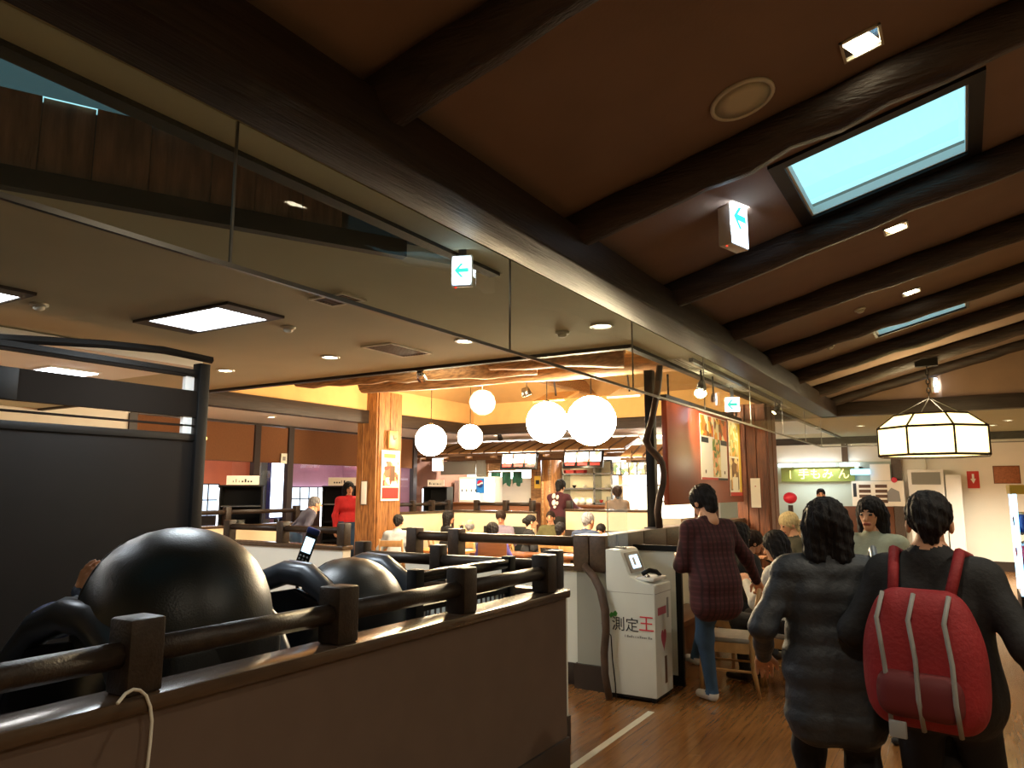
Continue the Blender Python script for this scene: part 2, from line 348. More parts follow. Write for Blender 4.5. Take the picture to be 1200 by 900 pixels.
bld('backing', wellbox(.9, Ln + .1, ZC + .06, 3.30, .061, .08), 'plinth', wl)
bld('pane', wellbox(.05, .95, ZC + .04, 3.3, .02, .035), 'tintpane', wl)
bld('trim_board', wellbox(.62, Ln, ZC - .02, ZC + .07, -.06, .0), 'black', wl)
bld('trim_board', B(-2.24, -2.17, -.6, 3.45, ZC - .02, ZC + .09), 'black', wl)
bld('well_side', B(-2.2, -2.15, -.6, 3.45, ZC + .09, 3.9), 'wellplank', wl)
bld('well_side', B(-4.3, -2.15, -.65, -.6, ZC + .07, 3.9), 'wellplank', wl)
P0 = lambda s, z: tuple(A_ + u_ * s + Vector((0, 0, z)))
m_ = MB().add([P0(0, 3.3), P0(Ln + .05, 3.3), (-2.15, -.6, 3.9), (-2.15, 3.5, 3.9)], [(0, 1, 2, 3)])
bld('pane', m_, 'tintpane', wl)
# ---- fascia around the dining hall opening
struct('trim_5', B(-16, -2.33, 5.79, 5.86, ZC - .03, 3.66), 'darkwoodx', 'dark fascia along the edge of the flat ceiling')
struct('trim_6', B(-2.40, -2.33, 5.86, 18.6, ZC - .03, 3.66), 'darkwood', 'dark fascia along the dining hall side of the corridor ceiling')
# ---- dining hall upper walls and hipped ceiling
HL, HR, HF, HB = -9.5, -2.36, 5.84, 14.0
struct('wall_hall_left', B(HL - .08, HL, 5.86, HB, 3.1, 3.64), 'yellowwall', 'warm yellow plaster above the dining hall beam')
struct('wall_hall_back', B(HL - .08, HR, HB, HB + .08, 3.08, 3.64), 'yellowwall', 'warm yellow plaster above the back beam')
ins = 1.9; zt = 4.5; z0 = 3.6
m_ = MB().add([(HL, HF, z0), (HR, HF, z0), (HR, HB, z0), (HL, HB, z0), (HL + ins, HF + ins, zt), (HR - ins, HF + ins, zt), (HR - ins, HB - ins, zt), (HL + ins, HB - ins, zt)],
      [(0, 1, 5, 4), (1, 2, 6, 5), (2, 3, 7, 6), (3, 0, 4, 7), (4, 5, 6, 7)])
struct('ceiling_hall', m_, 'hallceil', 'hipped yellow plaster ceiling of the dining hall')
struct('trim_7', B(HL - .12, HL + .06, 5.86, HB, 2.9, 3.14), 'darkwood', 'dark beam above the window aisle', bevel=.01)
struct('trim_8', B(HL - .1, -2.4, HB - .06, HB + .1, 2.9, 3.12), 'darkwoodx', 'dark beam at the back of the dining hall', bevel=.01)
struct('ceiling_aisle', MB().box(-16, HL - .02, 5.86, 18.6, 2.98, 3.04).box(HL - .02, -2.4, HB + .02, 18.6, 2.98, 3.04), 'white', 'low white ceiling over the aisles')
# logs under the hall ceiling
for j, (p, q, r, lb) in enumerate([((-7.15, 6.55, 3.06), (-5.35, 6.78, 3.06), .13, 'peeled log lying along the fascia near the plank pillar'),
        ((-5.6, 6.75, 3.09), (-4.15, 7.4, 3.1), .14, 'peeled log crossing the middle of the dining hall'),
        ((-4.4, 6.75, 3.12), (-3.05, 7.35, 3.12), .15, 'short stout peeled log with sawn end near the fascia corner'),
        ((-7.15, 7.75, 3.12), (-2.45, 8.2, 3.14), .13, 'longest peeled log spanning the dining hall')]):
    o = bld('log_beam', MB().tube(log_pts(p, q, 8, .018), [r * random.uniform(.92, 1.08) for _ in range(9)], 12), 'logwood', smooth=True)
    o.data.set_sharp_from_angle(angle=math.radians(50)); tag(o, lb, 'beam', None, 'structure'); o.name = 'trim_%d' % (9 + j)
o = bld('trim_13', B(-6.6, -6.4, HF, HB, 3.62, 3.86), 'logwood', bevel=.02); tag(o, 'squared timber across the hall ceiling', None, None, 'structure')
# ---- left window wall with roller blinds
WX = -11.9
ww = thing('wall_left', None, None); tag(ww, 'dark framed window wall with roller blinds along the aisle', None, None, 'structure')
bld('lower_wall', B(WX - .1, WX, 7.25, 14.9, 0, .46), 'brownwall', ww); bld('upper_wall', B(WX - .1, WX, 7.25, 14.9, 2.94, 3.06), 'plinth', ww); bld('plain_wall', B(WX - .1, WX, -6, 7.25, 0, 3.06), 'whitewall', ww)
ys = [7.3, 9.9, 10.76, 13.3, 14.85]
for i, yv in enumerate(ys): bld('mullion', B(WX - .08, WX + .04, yv - .07, yv + .07, .46, 2.94), 'plinth', ww)
for i in range(len(ys) - 1):
    a, b = ys[i] + .075, ys[i + 1] - .075
    bd = bld('roller_blind', B(WX - .01, WX + .0, a, b, 2.22, 2.93), 'blind', ww); bld('weight_bar', MB().tube([(WX - .005, a, 2.215), (WX - .005, b, 2.215)], .012, 8), 'brownwall', bd)
    bld('pane', B(WX - .05, WX - .04, a, b, .46, 2.25), 'windowglass', ww)
struct('wall_outer_left', MB().box(-14.5, -14.4, -6, 12.3, 0, 3.06, 0).box(-14.5, -14.4, 12.3, 14.9, 0, 3.06, 1), ['orangewall', 'pinkwall'], 'orange and pink wall of the passage beyond the windows')
bld('passage_ceiling', B(-14.5, WX - .05, -6, 14.9, 3.06, 3.12), 'white', None); tag(bpy.data.objects['passage_ceiling'], 'white ceiling of the passage beyond the windows', None, None, 'structure'); bpy.data.objects['passage_ceiling'].name = 'ceiling_passage'
struct('wall_passage_end', B(-16, -12.0, 14.92, 15.0, 0, 2.98), 'pinkwall', 'pink end wall of the passage')
struct('wall_outer_end', B(-16.1, -16, -6, 18.7, 0, 3.1), 'whitewall', 'outer wall beyond the passage')
for k in range(5):
    t = thing('ceiling_light', 'round white downlight in the passage beyond the windows', 'downlight', (-13.3, 7.4 + k * 1.7, 3.055), 0, 'passage downlights')
    bld('trim_ring', MB().lathe([(.09, .0), (.09, -.012), (.065, -.012), (.065, 0)], n=16), 'white', t); bld('lens', MB().lathe([(.064, -.004), (.001, -.004)], n=16), 'panelwhite', t)
    lamp('POINT', (0, 0, -.1), 20, (1, .92, .9), .06, t)
# ---- floor tape
tag(bld('floor_tape', B(-2.165, -2.115, 3.4, 5.56, 0, .003), 'tape'), 'pale strip of tape running along the floor to the vending machine', 'tape')
bpy.data.objects['floor_tape']['label'] = 'pale strip of tape on the wood floor ending at the white machine'
# ================================================================= LOW PARTITIONS
def partition(label, ax, c, a, b, th=.12, zc=1.05, posts=(), ptop=1.27, pw=.11, rail=1.17, rr=.036, panel='whitelow', cap='capwood', base='plinth', bh=.18, ends=None, group=None):
    t = thing('partition_wall', label, 'partition', ((c, (a + b) / 2, 0) if ax == 1 else ((a + b) / 2, c, 0)), 0, group)
    L0, L1 = a - (a + b) / 2, b - (a + b) / 2; mid = (a + b) / 2
    def bx(l0, l1, w, z0, z1): return B(-w / 2, w / 2, l0, l1, z0, z1) if ax == 1 else B(l0, l1, -w / 2, w / 2, z0, z1)
    bld('panel', bx(L0, L1, th, bh, zc - .045), panel, t); bld('baseboard', bx(L0 - .012, L1 + .012, th + .03, 0, bh), base, t, bevel=.004)
    bld('cap', bx(L0 - .015, L1 + .015, th + .05, zc - .045, zc), cap, t, bevel=.006)
    for p in posts:
        q = p - mid
        bld('post', bx(q - pw / 2, q + pw / 2, pw, zc, ptop), 'railwood', t, bevel=.01)
    for p, q in zip(posts[:-1], posts[1:]):
        u, v = p - mid + pw / 2 - .02, q - mid - pw / 2 + .02
        P = [(0, u, rail), (0, v, rail)] if ax == 1 else [(u, 0, rail), (v, 0, rail)]
        bld('rail', MB().tube(P, rr, 10), 'railwood', t, smooth=True)
    return t
partition('long brown panelled partition with dark post rail in front of massage chairs', 1, -2.19, -3.0, 4.15, .12, 1.05, [-2.03, -1.17, -.31, .55, 1.41, 2.27, 3.13, 3.99], 1.27, .115, 1.165, .04, 'brownpanel', bh=.2)
partition('teal white partition with dark rail behind the smaller massage chair hood', 0, 4.55, -4.25, -2.35, .1, .99, [-4.15, -3.4, -2.42], 1.25, .1, 1.14, .042)
# short return rail with slatted grille inside the massage area
t = thing('slat_railing', 'black square rail with fine vertical bars beside massage chair', 'railing', (-2.62, 3.8, 0))
for yv in (-.5, .48): bld('post', B(-.035, .035, yv - .035, yv + .035, .33, 1.22), 'black', t, bevel=.005)
bld('top_rail', B(-.03, .03, -.47, .45, 1.145, 1.205), 'blackgloss', t, bevel=.006); bld('bottom_rail', B(-.02, .02, -.47, .45, .62, .65), 'black', t)
for k in range(17): bld('bar', MB().tube([(0, -.42 + k * .0525, .64), (0, -.42 + k * .0525, 1.0)], .007, 6), 'steel', t)
bld('mid_rail', B(-.02, .02, -.47, .45, .99, 1.02), 'black', t)
# dining hall enclosure
partition('white partition with dark rail at the front of the dining tables', 0, 6.05, -4.88, -2.95, .14, 1.0, [-4.82, -4.3], 1.28, .13, 1.2, .045)
t = bpy.data.objects.new('x', None); bpy.data.objects.remove(t)
pw_ = [o for o in bpy.data.objects if o.name.startswith('partition_wall') and o.get('label', '').startswith('white partition with dark rail at the front')][0]
bld('rail', MB().tube([(-4.25 + 3.915, 0, 1.2), (-2.9 + 3.915, 0, 1.2)], .045, 10), 'railwood', pw_, smooth=True)
partition('white partition with dark rail near the dark cabinets and window aisle', 0, 6.05, -7.75, -5.75, .12, 1.06, [-7.68, -6.75, -5.8], 1.3, .11, 1.22, .036)
partition('cream partition with dark rail along the window aisle', 1, -10.95, 6.9, 10.2, .12, 1.06, [6.96, 8.55, 10.12], 1.37, .11, 1.28, .04, panel='creamwall')
partition('cream booth partition with dark rail beside the plank pillar', 1, -9.66, 11.25, 13.3, .12, 1.23, [11.38, 12.04, 12.67, 13.25], 1.45, .1, 1.37, .036, panel='creamwall')
partition('cream booth partition with dark rail at the back of the dining hall', 0, 13.46, -9.6, -7.6, .12, 1.23, [-9.04, -8.3, -7.66], 1.45, .11, 1.37, .036, panel='creamwall')
partition('cream counter front with dark ledge below the food display', 0, 13.46, -6.86, -4.9, .12, 1.29, [-6.8], 1.45, .11, 1.37, .036, panel='creamwall', bh=.88)
t = thing('corner_pier', 'dark boxed wooden pier at the corner of the dining partition', 'pier', (-2.79, 6.0, 0))
bld('core', B(-.13, .14, -.1, .1, .2, .96), 'greywall', t); bld('plinth', B(-.15, .16, -.13, .12, 0, .2), 'plinth', t)
for k in range(2): bld('board', B(-.15 + k * .155, -.005 + k * .155, -.125, .125, .965, 1.27), 'board', t, bevel=.006)
# long corridor side wall topped with boards
t = thing('partition_wall', 'long cream partition topped with broad brown boards beside the corridor', 'partition', (-2.7, 8.3, 0))
bld('panel', B(-.06, .06, -2.2, 2.3, .16, 1.06), 'creamwall', t); bld('baseboard', B(-.075, .075, -2.2, 2.3, 0, .16), 'plinth', t)
y = -2.18
while y < 2.2:
    bld('board', B(-.075, .075, y + .006, min(y + .62, 2.28), 1.065, 1.275), 'board', t, bevel=.005); y += .625
bld('ledge', B(.06, .42, -1.5, -.35, .40, .46), 'tabledark', t, bevel=.008); bld('ledge_front', B(.3, .34, -1.5, -.35, 0, .40), 'tabledark', t)
# black framed board by the machine
t = thing('framed_panel', 'black framed white board standing behind the white measuring machine', 'panel', (-2.3, 6.42, 0))
m_ = B(-.30, .14, -.02, .02, 0, .08).box(-.30, .14, -.02, .02, 1.12, 1.17).box(-.30, -.25, -.02, .02, .08, 1.12).box(.09, .14, -.02, .02, .08, 1.12); bld('frame', m_, 'black', t)
bld('board', B(-.25, .09, -.008, .008, .08, 1.12), 'whitelow', t)
# booth bench backs
for (x0, x1, y0, y1, lb) in [(-8.74, -7.7, 13.0, 13.36, 'dark booth bench under the back cream partition'), (-9.56, -9.2, 11.35, 12.1, 'dark booth bench beside the plank pillar')]:
    t = thing('booth_bench', lb, 'bench', ((x0 + x1) / 2, (y0 + y1) / 2, 0)); hx, hy = (x1 - x0) / 2, (y1 - y0) / 2
    if hx > hy: bld('seat', B(-hx, hx, -hy - .2, hy, 0, .44), 'leatherdark', t, bevel=.02); bld('backrest', B(-hx, hx, hy - .1, hy, .44, .92), 'leatherdark', t, bevel=.02)
    else: bld('seat', B(-hx, hx + .2, -hy, hy, 0, .44), 'leatherdark', t, bevel=.02); bld('backrest', B(-hx, -hx + .1, -hy, hy, .44, .92), 'leatherdark', t, bevel=.02)
# ================================================================= PILLARS
def pillar(x0, x1, y0, y1, z1, m1, label, nx, ny):
    t = thing('wood_pillar', label, 'pillar', ((x0 + x1) / 2, (y0 + y1) / 2, 0)); hx, hy = (x1 - x0) / 2, (y1 - y0) / 2
    bld('core', B(-hx + .02, hx - .02, -hy + .02, hy - .02, 0, z1), 'plinth', t)
    for i in range(nx):
        a, b = -hx + 2 * hx * i / nx, -hx + 2 * hx * (i + 1) / nx
        for s in (-1, 1): bld('plank', B(a + .004, b - .004, s * hy - .02 + (i % 2) * .004, s * hy + .02 - (i % 2) * .006, 0, z1), m1, t, bevel=.004, seg=1)
    for i in range(ny):
        a, b = -hy + .02 + (2 * hy - .04) * i / ny, -hy + .02 + (2 * hy - .04) * (i + 1) / ny
        for s in (-1, 1): bld('plank', B(s * hx - .02, s * hx + .02 - (i % 2) * .006, a + .004, b - .004, 0, z1), m1, t, bevel=.004, seg=1)
    return t
p1 = pillar(-9.72, -9.24, 10.43, 11.11, 3.5, 'pillarwood', 'plank clad wooden pillar with a red and white poster', 3, 4)
p2 = pillar(-2.72, -2.3, 10.62, 11.2, 2.86, 'pillarred', 'red brown plank clad pillar beside the food posters', 3, 4)
# on the pillar
pf = 10.77
t = thing('poster', 'red and white food poster on the plank pillar', 'poster', (-9.195, pf, 1.93)); t.scale = (1.3, 1.3, 1.3)
bld('sheet', B(0, .006, -.2, .2, -.36, .36), 'paper', t); bld('photo', B(.0065, .008, -.17, .17, -.15, .2), pic('posterfood', ['f6d9b0', 'e06040', 'f2b070', 'd83a2c', 'f8ead0'], 14).name, t); bld('band', B(.0065, .009, -.18, .18, -.33, -.17), 'signred', t)
bld('title', B(.0065, .009, -.15, .1, .25, .31), 'yellowpaper', t); bld('figure', B(.0085, .0095, -.02, .09, -.08, .14), 'brownink', t)
t = thing('wall_clock', 'small pale wooden clock above the poster', 'clock', (-9.195, pf + .02, 2.6)); t.scale = (1.3, 1.3, 1.3); bld('case', B(0, .04, -.1, .1, -.13, .13), 'chairwood', t, bevel=.008)
m_ = MB().tube([(.045, 0, 0), (.045, .05, .03)], .005, 6).tube([(.045, 0, 0), (.045, -.02, .07)], .005, 6); bld('hand', m_, 'ink', t)
t = thing('wall_switch', 'narrow white notice on the front of the plank pillar', 'notice', (-9.5, 10.4, 1.61)); t.scale = (1.3, 1, 1.3); bld('plate', B(-.05, .05, -.008, 0, -.16, .16), 'white', t, bevel=.003); bld('rim', B(-.06, .06, -.004, 0, -.17, .17), 'metal', t)
t = thing('wall_notice', 'blank white notice on the red brown pillar', 'notice', (-2.47, 10.59, 1.62)); bld('sheet', B(-.065, .065, -.006, 0, -.2, .2), 'paper', t); bld('pin', MB().sph((0, -.008, .09), .008, nu=8, nv=6), 'signred', t)
# ================================================================= SUSPENDED RED WALL, POSTERS, STEEL POST
t = thing('hanging_panel', 'red brown wall panel hung above the corridor partition', 'panel', (-2.66, 9.05, 0))
bld('sheet', B(-.03, .03, -1.55, 1.5, 1.5, 2.6), 'redwall', t, bevel=.004); bld('top_track', B(-.04, .04, -1.58, 1.55, 2.6, 2.66), 'darkmetal', t)
for yv in (-1.4, 1.4): bld('hanger', MB().tube([(0, yv, 2.66), (0, yv, 2.9)], .012, 8), 'darkmetal', t)
t = thing('steel_post', 'dark square steel post wrapped by a vine branch', 'post', (-2.7, 7.2, 0)); bld('shaft', B(-.045, .045, -.045, .045, 1.275, 2.88), 'darkmetal', t, bevel=.004); bld('base_plate', B(-.07, .07, -.07, .07, 1.275, 1.29), 'metal', t)
pts = [hY(px_, py_, 7.09 + .05 * math.sin(i_ * .9)) for i_, (px_, py_) in enumerate([(773, 428), (772, 440), (771, 455), (767, 475), (764, 492), (760, 505), (757, 516), (761, 525), (770, 534), (776, 543), (778, 555), (777, 568), (773, 583), (771, 600), (773, 618)])]
tag(bld('vine_branch', MB().tube(pts, [.033 * random.uniform(.85, 1.2) for k in range(15)], 9), 'vine', smooth=True), 'gnarled vine branch twisting up the dark steel post', 'branch')
# driftwood rail by the machine
q = [(685, 663, 5.84), (696, 676, 5.78), (704, 692, 5.72), (709, 715, 5.7), (710, 740, 5.7), (708, 765, 5.7), (709, 790, 5.7), (714, 815, 5.69)]
pts = [hY(*p) for p in q]; pts[-1].z = .005
tag(bld('driftwood_branch', MB().tube(pts, [.03, .034, .036, .036, .033, .032, .03, .03], 9), 'vine', smooth=True), 'bent driftwood branch leaning beside the white measuring machine', 'branch')
# posters on the red panel: built upright, turned 90 degrees so that each material varies on its own face
def food_poster(label, y0, y1, z0, z1, narrow=False):
    t = thing('poster', label, 'poster', (-2.625, (y0 + y1) / 2, (z0 + z1) / 2), 0); hy = (y1 - y0) / 2; hz = (z1 - z0) / 2
    bld('sheet', B(0, .006, -hy, hy, -hz, hz), 'paper', t)
    if not narrow:
        a = pic('food_a', ['f0a830', 'd8681c', 'f6d070', 'e08028', '8c5a20', 'f2e2b0'], 10).name; b = pic('food_b', ['e8d8a0', '6f8a3c', 'd89a50', 'c8b070', '4e6a30', 'e8a878'], 14).name
        bld('photo', B(.0065, .008, -hy, -hy * .05, hz * .35, hz * .98), a, t); bld('photo', B(.0065, .008, hy * .02, hy, hz * .3, hz * .98), a, t)
        bld('photo', B(.0065, .008, -hy * .15, hy * .45, -hz * .9, hz * .3), b, t)
        for yv in (-.7, .75): bld('badge', B(.0065, .009, hy * (yv - .25), hy * (yv + .25), hz * .14, hz * .3), 'ink', t); bld('stamp', MB().lathe([(.022, 0), (.022, .002)], n=12).xf(T(.007, hy * yv, -hz * .75) @ Matrix.Rotation(PI / 2, 4, 'Y')), 'brownink', t)
        bld('band', B(.0065, .009, -hy, hy * .2, -hz, -hz * .93), 'signred', t); bld('band', B(.0065, .009, hy * .2, hy, -hz, -hz * .93), 'ink', t)
    else:
        a = pic('food_c', ['f2dc9c', 'e2b458', 'f8ecc8', '9aa860', 'e8c878'], 13).name; b = pic('food_d', ['d8a868', '6a4a30', 'f0d8a0', '8c6a48'], 9).name
        bld('photo', B(.0065, .008, -hy * .95, hy * .5, hz * .05, hz * .97), a, t); bld('photo', B(.0065, .008, -hy * .95, hy * .5, -hz * .85, hz * .0), b, t)
        bld('card', B(.0085, .0095, -hy * .6, hy * .3, -hz * .85, -hz * .5), 'paper', t); bld('band', B(.0085, .0095, -hy, hy, -hz, -hz * .9), 'signred', t); bld('strip', B(.0065, .009, hy * .6, hy * .95, -hz * .9, hz * .97), 'yellowpaper', t)
food_poster('broad food poster with two dishes on the red panel', 8.62, 9.75, 1.78, 2.56)
food_poster('narrow food poster on the red panel next to the red brown pillar', 9.86, 10.45, 1.58, 2.58, True)
# ================================================================= GLASS SMOKE BARRIER
t = thing('smoke_barrier', 'clear glass smoke barrier hanging under the long dark beam', 'glass barrier', (-2.0, 5, 0))
sy = [-1.9, -.2, 1.52, 3.28, 5.0, 6.75, 8.5, 10.25, 11.9, 13.4]
for a, b in zip(sy[:-1], sy[1:]):
    bld('glass_panel', B(-.003, .003, a - 5 + .003, b - 5 - .003, 2.385, ZC), 'barrier', t); bld('seam', B(-.004, .004, b - 5 - .004, b - 5 + .004, 2.385, ZC), 'metal', t)
bld('bottom_rail', B(-.008, .008, -6.9, 8.4, 2.37, 2.386), 'metal', t)
t = thing('smoke_barrier', 'clear glass smoke barrier hanging under the far tie beam', 'glass barrier', (1, 13.4, 0))
for a, b in ((-3, -1.5), (-1.5, 0), (0, 1.5), (1.5, 3)): bld('glass_panel', B(a + .003, b - .003, -.003, .003, 2.385, ZC), 'barrier', t); bld('seam', B(b - .004, b + .004, -.004, .004, 2.385, ZC), 'metal', t)
bld('bottom_rail', B(-3, 3, -.008, .008, 2.37, 2.386), 'metal', t)
# ================================================================= CEILING FIXTURES
def ceil_light(loc, label, r=.07, e='downlight', group=None, power=10, col=(1, .9, .7)):
    t = thing('downlight', label, 'downlight', loc, 0, group)
    bld('trim_ring', MB().lathe([(r + .02, .0), (r + .02, -.01), (r, -.012), (r, 0)], n=20), 'white', t, smooth=True); bld('lens', MB().lathe([(r, -.003), (.001, -.003)], n=20), e, t)
    if power: lamp('SPOT', (0, 0, -.03), power, col, .05, t, spot=2.2, blend=.8)
    return t
for (x, y), lb in zip([(-6.42, 4.9), (-4.94, 4.9), (-3.44, 4.93), (-2.24, 5.0)], ['above the dark screen end', 'beside the ceiling vent', 'between ceiling vent and glass barrier', 'next to the beam']):
    ceil_light((x, y, ZC), 'round downlight in the flat cream ceiling ' + lb, power=13)
for x, y, lb in ((-1.6, 15.5, 'behind the octagonal lamp'), (.75, 15.6, 'above the red fire sign'), (.55, 16.6, 'nearest the far wall')): ceil_light((x, y, ZC), 'round downlight in the ceiling past the tie beam ' + lb, .06, power=110 if x < 0 else 330)
def panel_light(x0, x1, y0, y1, label, power):
    t = thing('ceiling_light', label, 'ceiling light', ((x0 + x1) / 2, (y0 + y1) / 2, ZC), 0, None); hx, hy = (x1 - x0) / 2, (y1 - y0) / 2
    m_ = B(-hx - .14, hx + .14, -hy - .03, -hy, -.02, 0).box(-hx - .14, hx + .14, hy, hy + .03, -.02, 0).box(-hx - .14, -hx, -hy, hy, -.02, 0).box(hx, hx + .14, -hy, hy, -.02, 0)
    bld('frame', m_, 'plinth', t); bld('diffuser', B(-hx, hx, -hy, hy, -.015, -.005), 'panelwhite', t)
    l = lamp('AREA', (0, 0, -.03), power, COOL, .5, t); l.data.shape = 'RECTANGLE'; l.data.size = hx * 2; l.data.size_y = hy * 2
panel_light(-4.95, -4.18, 3.1, 3.52, 'bright rectangular ceiling light with dark ends above the massage chairs', 17)
for yv_ in (-1.0, .6, 2.2, 3.8):  # hidden lamps added to brighten the room behind the screen
    t = thing('ceiling_light', 'added white square ceiling light hidden behind the dark screen', 'ceiling light', (-7.4, yv_, 2.8), 0, 'added lights hidden behind the screen'); bld('frame', B(-.24, .24, -.24, .24, -.015, 0), 'white', t); bld('diffuser', B(-.22, .22, -.22, .22, -.022, -.016), 'panelwhite', t); lamp('AREA', (0, 0, -.04), 26, (1, .96, .9), .44, t)
panel_light(-5.62, -5.02, 1.8, 2.28, 'bright rectangular ceiling light above the dark screen', 3)

def grille(loc, hx, hy, label, n=8, along=0):
    t = thing('ceiling_vent', label, 'vent', loc); f_ = .02
    bld('frame', B(-hx - f_, hx + f_, -hy - f_, -hy, -.012, 0).box(-hx - f_, hx + f_, hy, hy + f_, -.012, 0).box(-hx - f_, -hx, -hy, hy, -.012, 0).box(hx, hx + f_, -hy, hy, -.012, 0), 'offwhite', t)
    bld('backing', B(-hx, hx, -hy, hy, -.002, 0), 'plinth', t)
    for k in range(n):
        if along == 0: y = -hy + (k + .5) * 2 * hy / n; bld('slat', B(-hx, hx, y - hy / n * .5, y + hy / n * .5, -.009, -.004), 'offwhite' if n < 5 else 'board', t)
        else: x = -hx + (k + .5) * 2 * hx / n; bld('slat', B(x - hx / n * .4, x + hx / n * .4, -hy, hy, -.009, -.004), 'offwhite' if n < 5 else 'board', t)
grille((-4.18, 4.95, ZC), .15, .26, 'brown slatted ceiling vent beside the dining hall fascia', 10, 1)
grille((-3.38, 3.4, ZC), .13, .09, 'small ceiling vent by the light well', 7)
grille((-2.24, 7.15, ZC), .05, .5, 'long pale slot vent above the steel post', 3, 1)
grille((-2.2, 8.9, ZC), .05, .35, 'long pale slot vent above the red panel', 3, 1)
grille((-2.2, 11.2, ZC), .05, .35, 'long pale slot vent above the red brown pillar', 3, 1)
def detector(loc, label, tilt=0):
    t = thing('smoke_detector', label, 'smoke detector', loc); t.rotation_euler = (0, -tilt, 0)
    bld('base', MB().lathe([(.055, 0), (.055, -.015), (.045, -.02)], n=18), 'offwhite', t, smooth=True); bld('sensor', MB().lathe([(.035, -.02), (.035, -.035), (.02, -.045), (.001, -.046)], n=18), 'offwhite', t, smooth=True)
detector((-4.29, 3.81, ZC), 'white smoke detector beside the bright rectangular ceiling light')
detector(tuple(hZ(659, 389, ZC)), 'white smoke detector seen through the glass barrier'); detector(tuple(hZ(46, 356, ZC)), 'white smoke detector beside the ceiling light over the screen')
SL = math.atan(.26)
detector((-1.22, 9.18, zs(-1.22)), 'small white detector on the sloping ceiling', SL); detector((-.76, 7.96, zs(-.76)), 'small ring detector on the sloping ceiling beside a square downlight', SL)
t = thing('ceiling_speaker', 'round pale speaker on the sloping ceiling', 'speaker', (-.75, 3.3, zs(-.75))); t.rotation_euler = (0, -SL, 0)
bld('rim', MB().lathe([(.15, 0), (.15, -.012), (.138, -.016), (.13, -.012), (.13, 0)], n=32), 'offwhite', t, smooth=True); bld('grille', MB().lathe([(.131, -.009), (.06, -.012), (.001, -.012)], n=32), mat('spkcloth', 'e6dfc4', .8, bump=.5, bscale=400).name, t, smooth=True)
for i, (x, y, lb) in enumerate([(-.24, 3.34, 'square downlight with reflector beside the round speaker'), (-.29, 5.95, 'square downlight on the sloping ceiling after the large skylight'), (-.30, 8.0, 'square downlight on the sloping ceiling before the small skylight'), (1.9, 3.3, 'added square fill light on the opposite roof slope'), (1.9, 8.0, 'added square fill light farther along the opposite roof slope'), (-.3, .9, 'added square fill light over the near end of the brown partition'), (1.9, -.6, 'added square fill light on the opposite slope over the near corridor'), (-.3, -2.2, 'added square fill light over the corridor behind the viewer')]):  # opposite-slope and near-end ones are out of view, added to raise ambient light
    t = thing('square_downlight', lb, 'downlight', (x, y, zs(x))); t.rotation_euler = (0, -SL if x < RX else SL, 0); h = .085
    m_ = B(-h, h, -h, -h + .012, -.01, .0).box(-h, h, h - .012, h, -.01, 0).box(-h, -h + .012, -h, h, -.01, 0).box(h - .012, h, -h, h, -.01, 0); bld('frame', m_, 'offwhite', t)
    bld('lamp', MB().prism([(-.072, -.05), (.03, -.072), (.072, .05), (-.03, .072)], 2, -.006, -.002), 'downlight', t); bld('reflector', B(-h, h, -h, h, -.0015, .0), 'chrome', t)
    lamp('SPOT', (0, 0, -.03), 24 if x < 1 and y > 2 else 75, (1, .88, .68), .05, t, spot=2.3, blend=.8)
# ---- exit signs
def exit_sign(loc, rz, label, wd, hg, th=.04, arrow=-1, power=2, hang=.0):
    t = thing('exit_sign', label, 'exit sign', loc, rz)
    bld('case', B(-wd / 2, wd / 2, 0, th, -hg / 2, hg / 2), 'white', t, bevel=.004); bld('face', B(-wd / 2 + .008, wd / 2 - .008, -.004, -.0005, -hg / 2 + .008, hg / 2 - .008), 'exitwhite', t)
    s = min(wd, hg) * .34
    m_ = MB().prism([(arrow * s, 0), (arrow * .1 * s, s), (-arrow * .3 * s, s), (arrow * .35 * s, .28 * s), (-arrow * s, .28 * s), (-arrow * s, -.28 * s), (arrow * .35 * s, -.28 * s), (-arrow * .3 * s, -s), (arrow * .1 * s, -s)], 1, -.0065, -.0045)
    bld('arrow', m_, 'exitgreen', t); bld('charge_lamp', MB().sph((-wd / 2 + .02, th / 2, -hg / 2), .006, nu=8, nv=6), 'ledred', t)
    if hang: bld('bracket', B(-.02, .02, th * .3, th * .7, hg / 2, hg / 2 + hang), 'darkmetal', t)
    if power: lamp('AREA', (0, -.02, 0), power, (.75, .88, 1), min(wd, hg), t, rot=(PI / 2, 0, 0))
    return t
e1 = hD(541, 317, 3.78); exit_sign(tuple(e1), YAW * .7, 'lit exit sign with green arrow pointing left hung below the flat ceiling', .108, .165, .03, power=.3, hang=ZC - e1.z - .0825)
e2 = hD(866, 256, 4.5); t = exit_sign(tuple(e2), 0, 'lit white exit box hung from the sloping ceiling beside the large skylight', .2, .36, .085, power=2.5, hang=max(.02, zs(e2.x) - e2.z - .18)); t.rotation_euler = (0, 0, YAW + 0.75)
lamp('SPOT', (0, .0, .2), 5, (.8, .9, 1), .04, t, rot=(PI * .82, .25, 0), spot=1.7, blend=1)
bld('spot_head', MB().lathe([(.02, .06), (.045, -.03), (.04, -.03)], n=14).xf(T(.09, .03, .19)), 'white', t, smooth=True)
exit_sign((-.26, 13.34, 3.3), PI * .3, 'small lit exit sign on the gable wall behind the octagonal lamp', .09, .24, .05, power=2.5)
e4 = hZ(858, 474, 2.66); exit_sign(tuple(e4), .2, 'very bright white sign box under the glass barrier above the posters', .17, .17, .05, power=3, hang=ZC - e4.z - .085)
def hipz(c): return min(4.5, 3.6 + .4737 * max(0, min(c.x - HL, HR - c.x, c.y - HF, HB - c.y)))
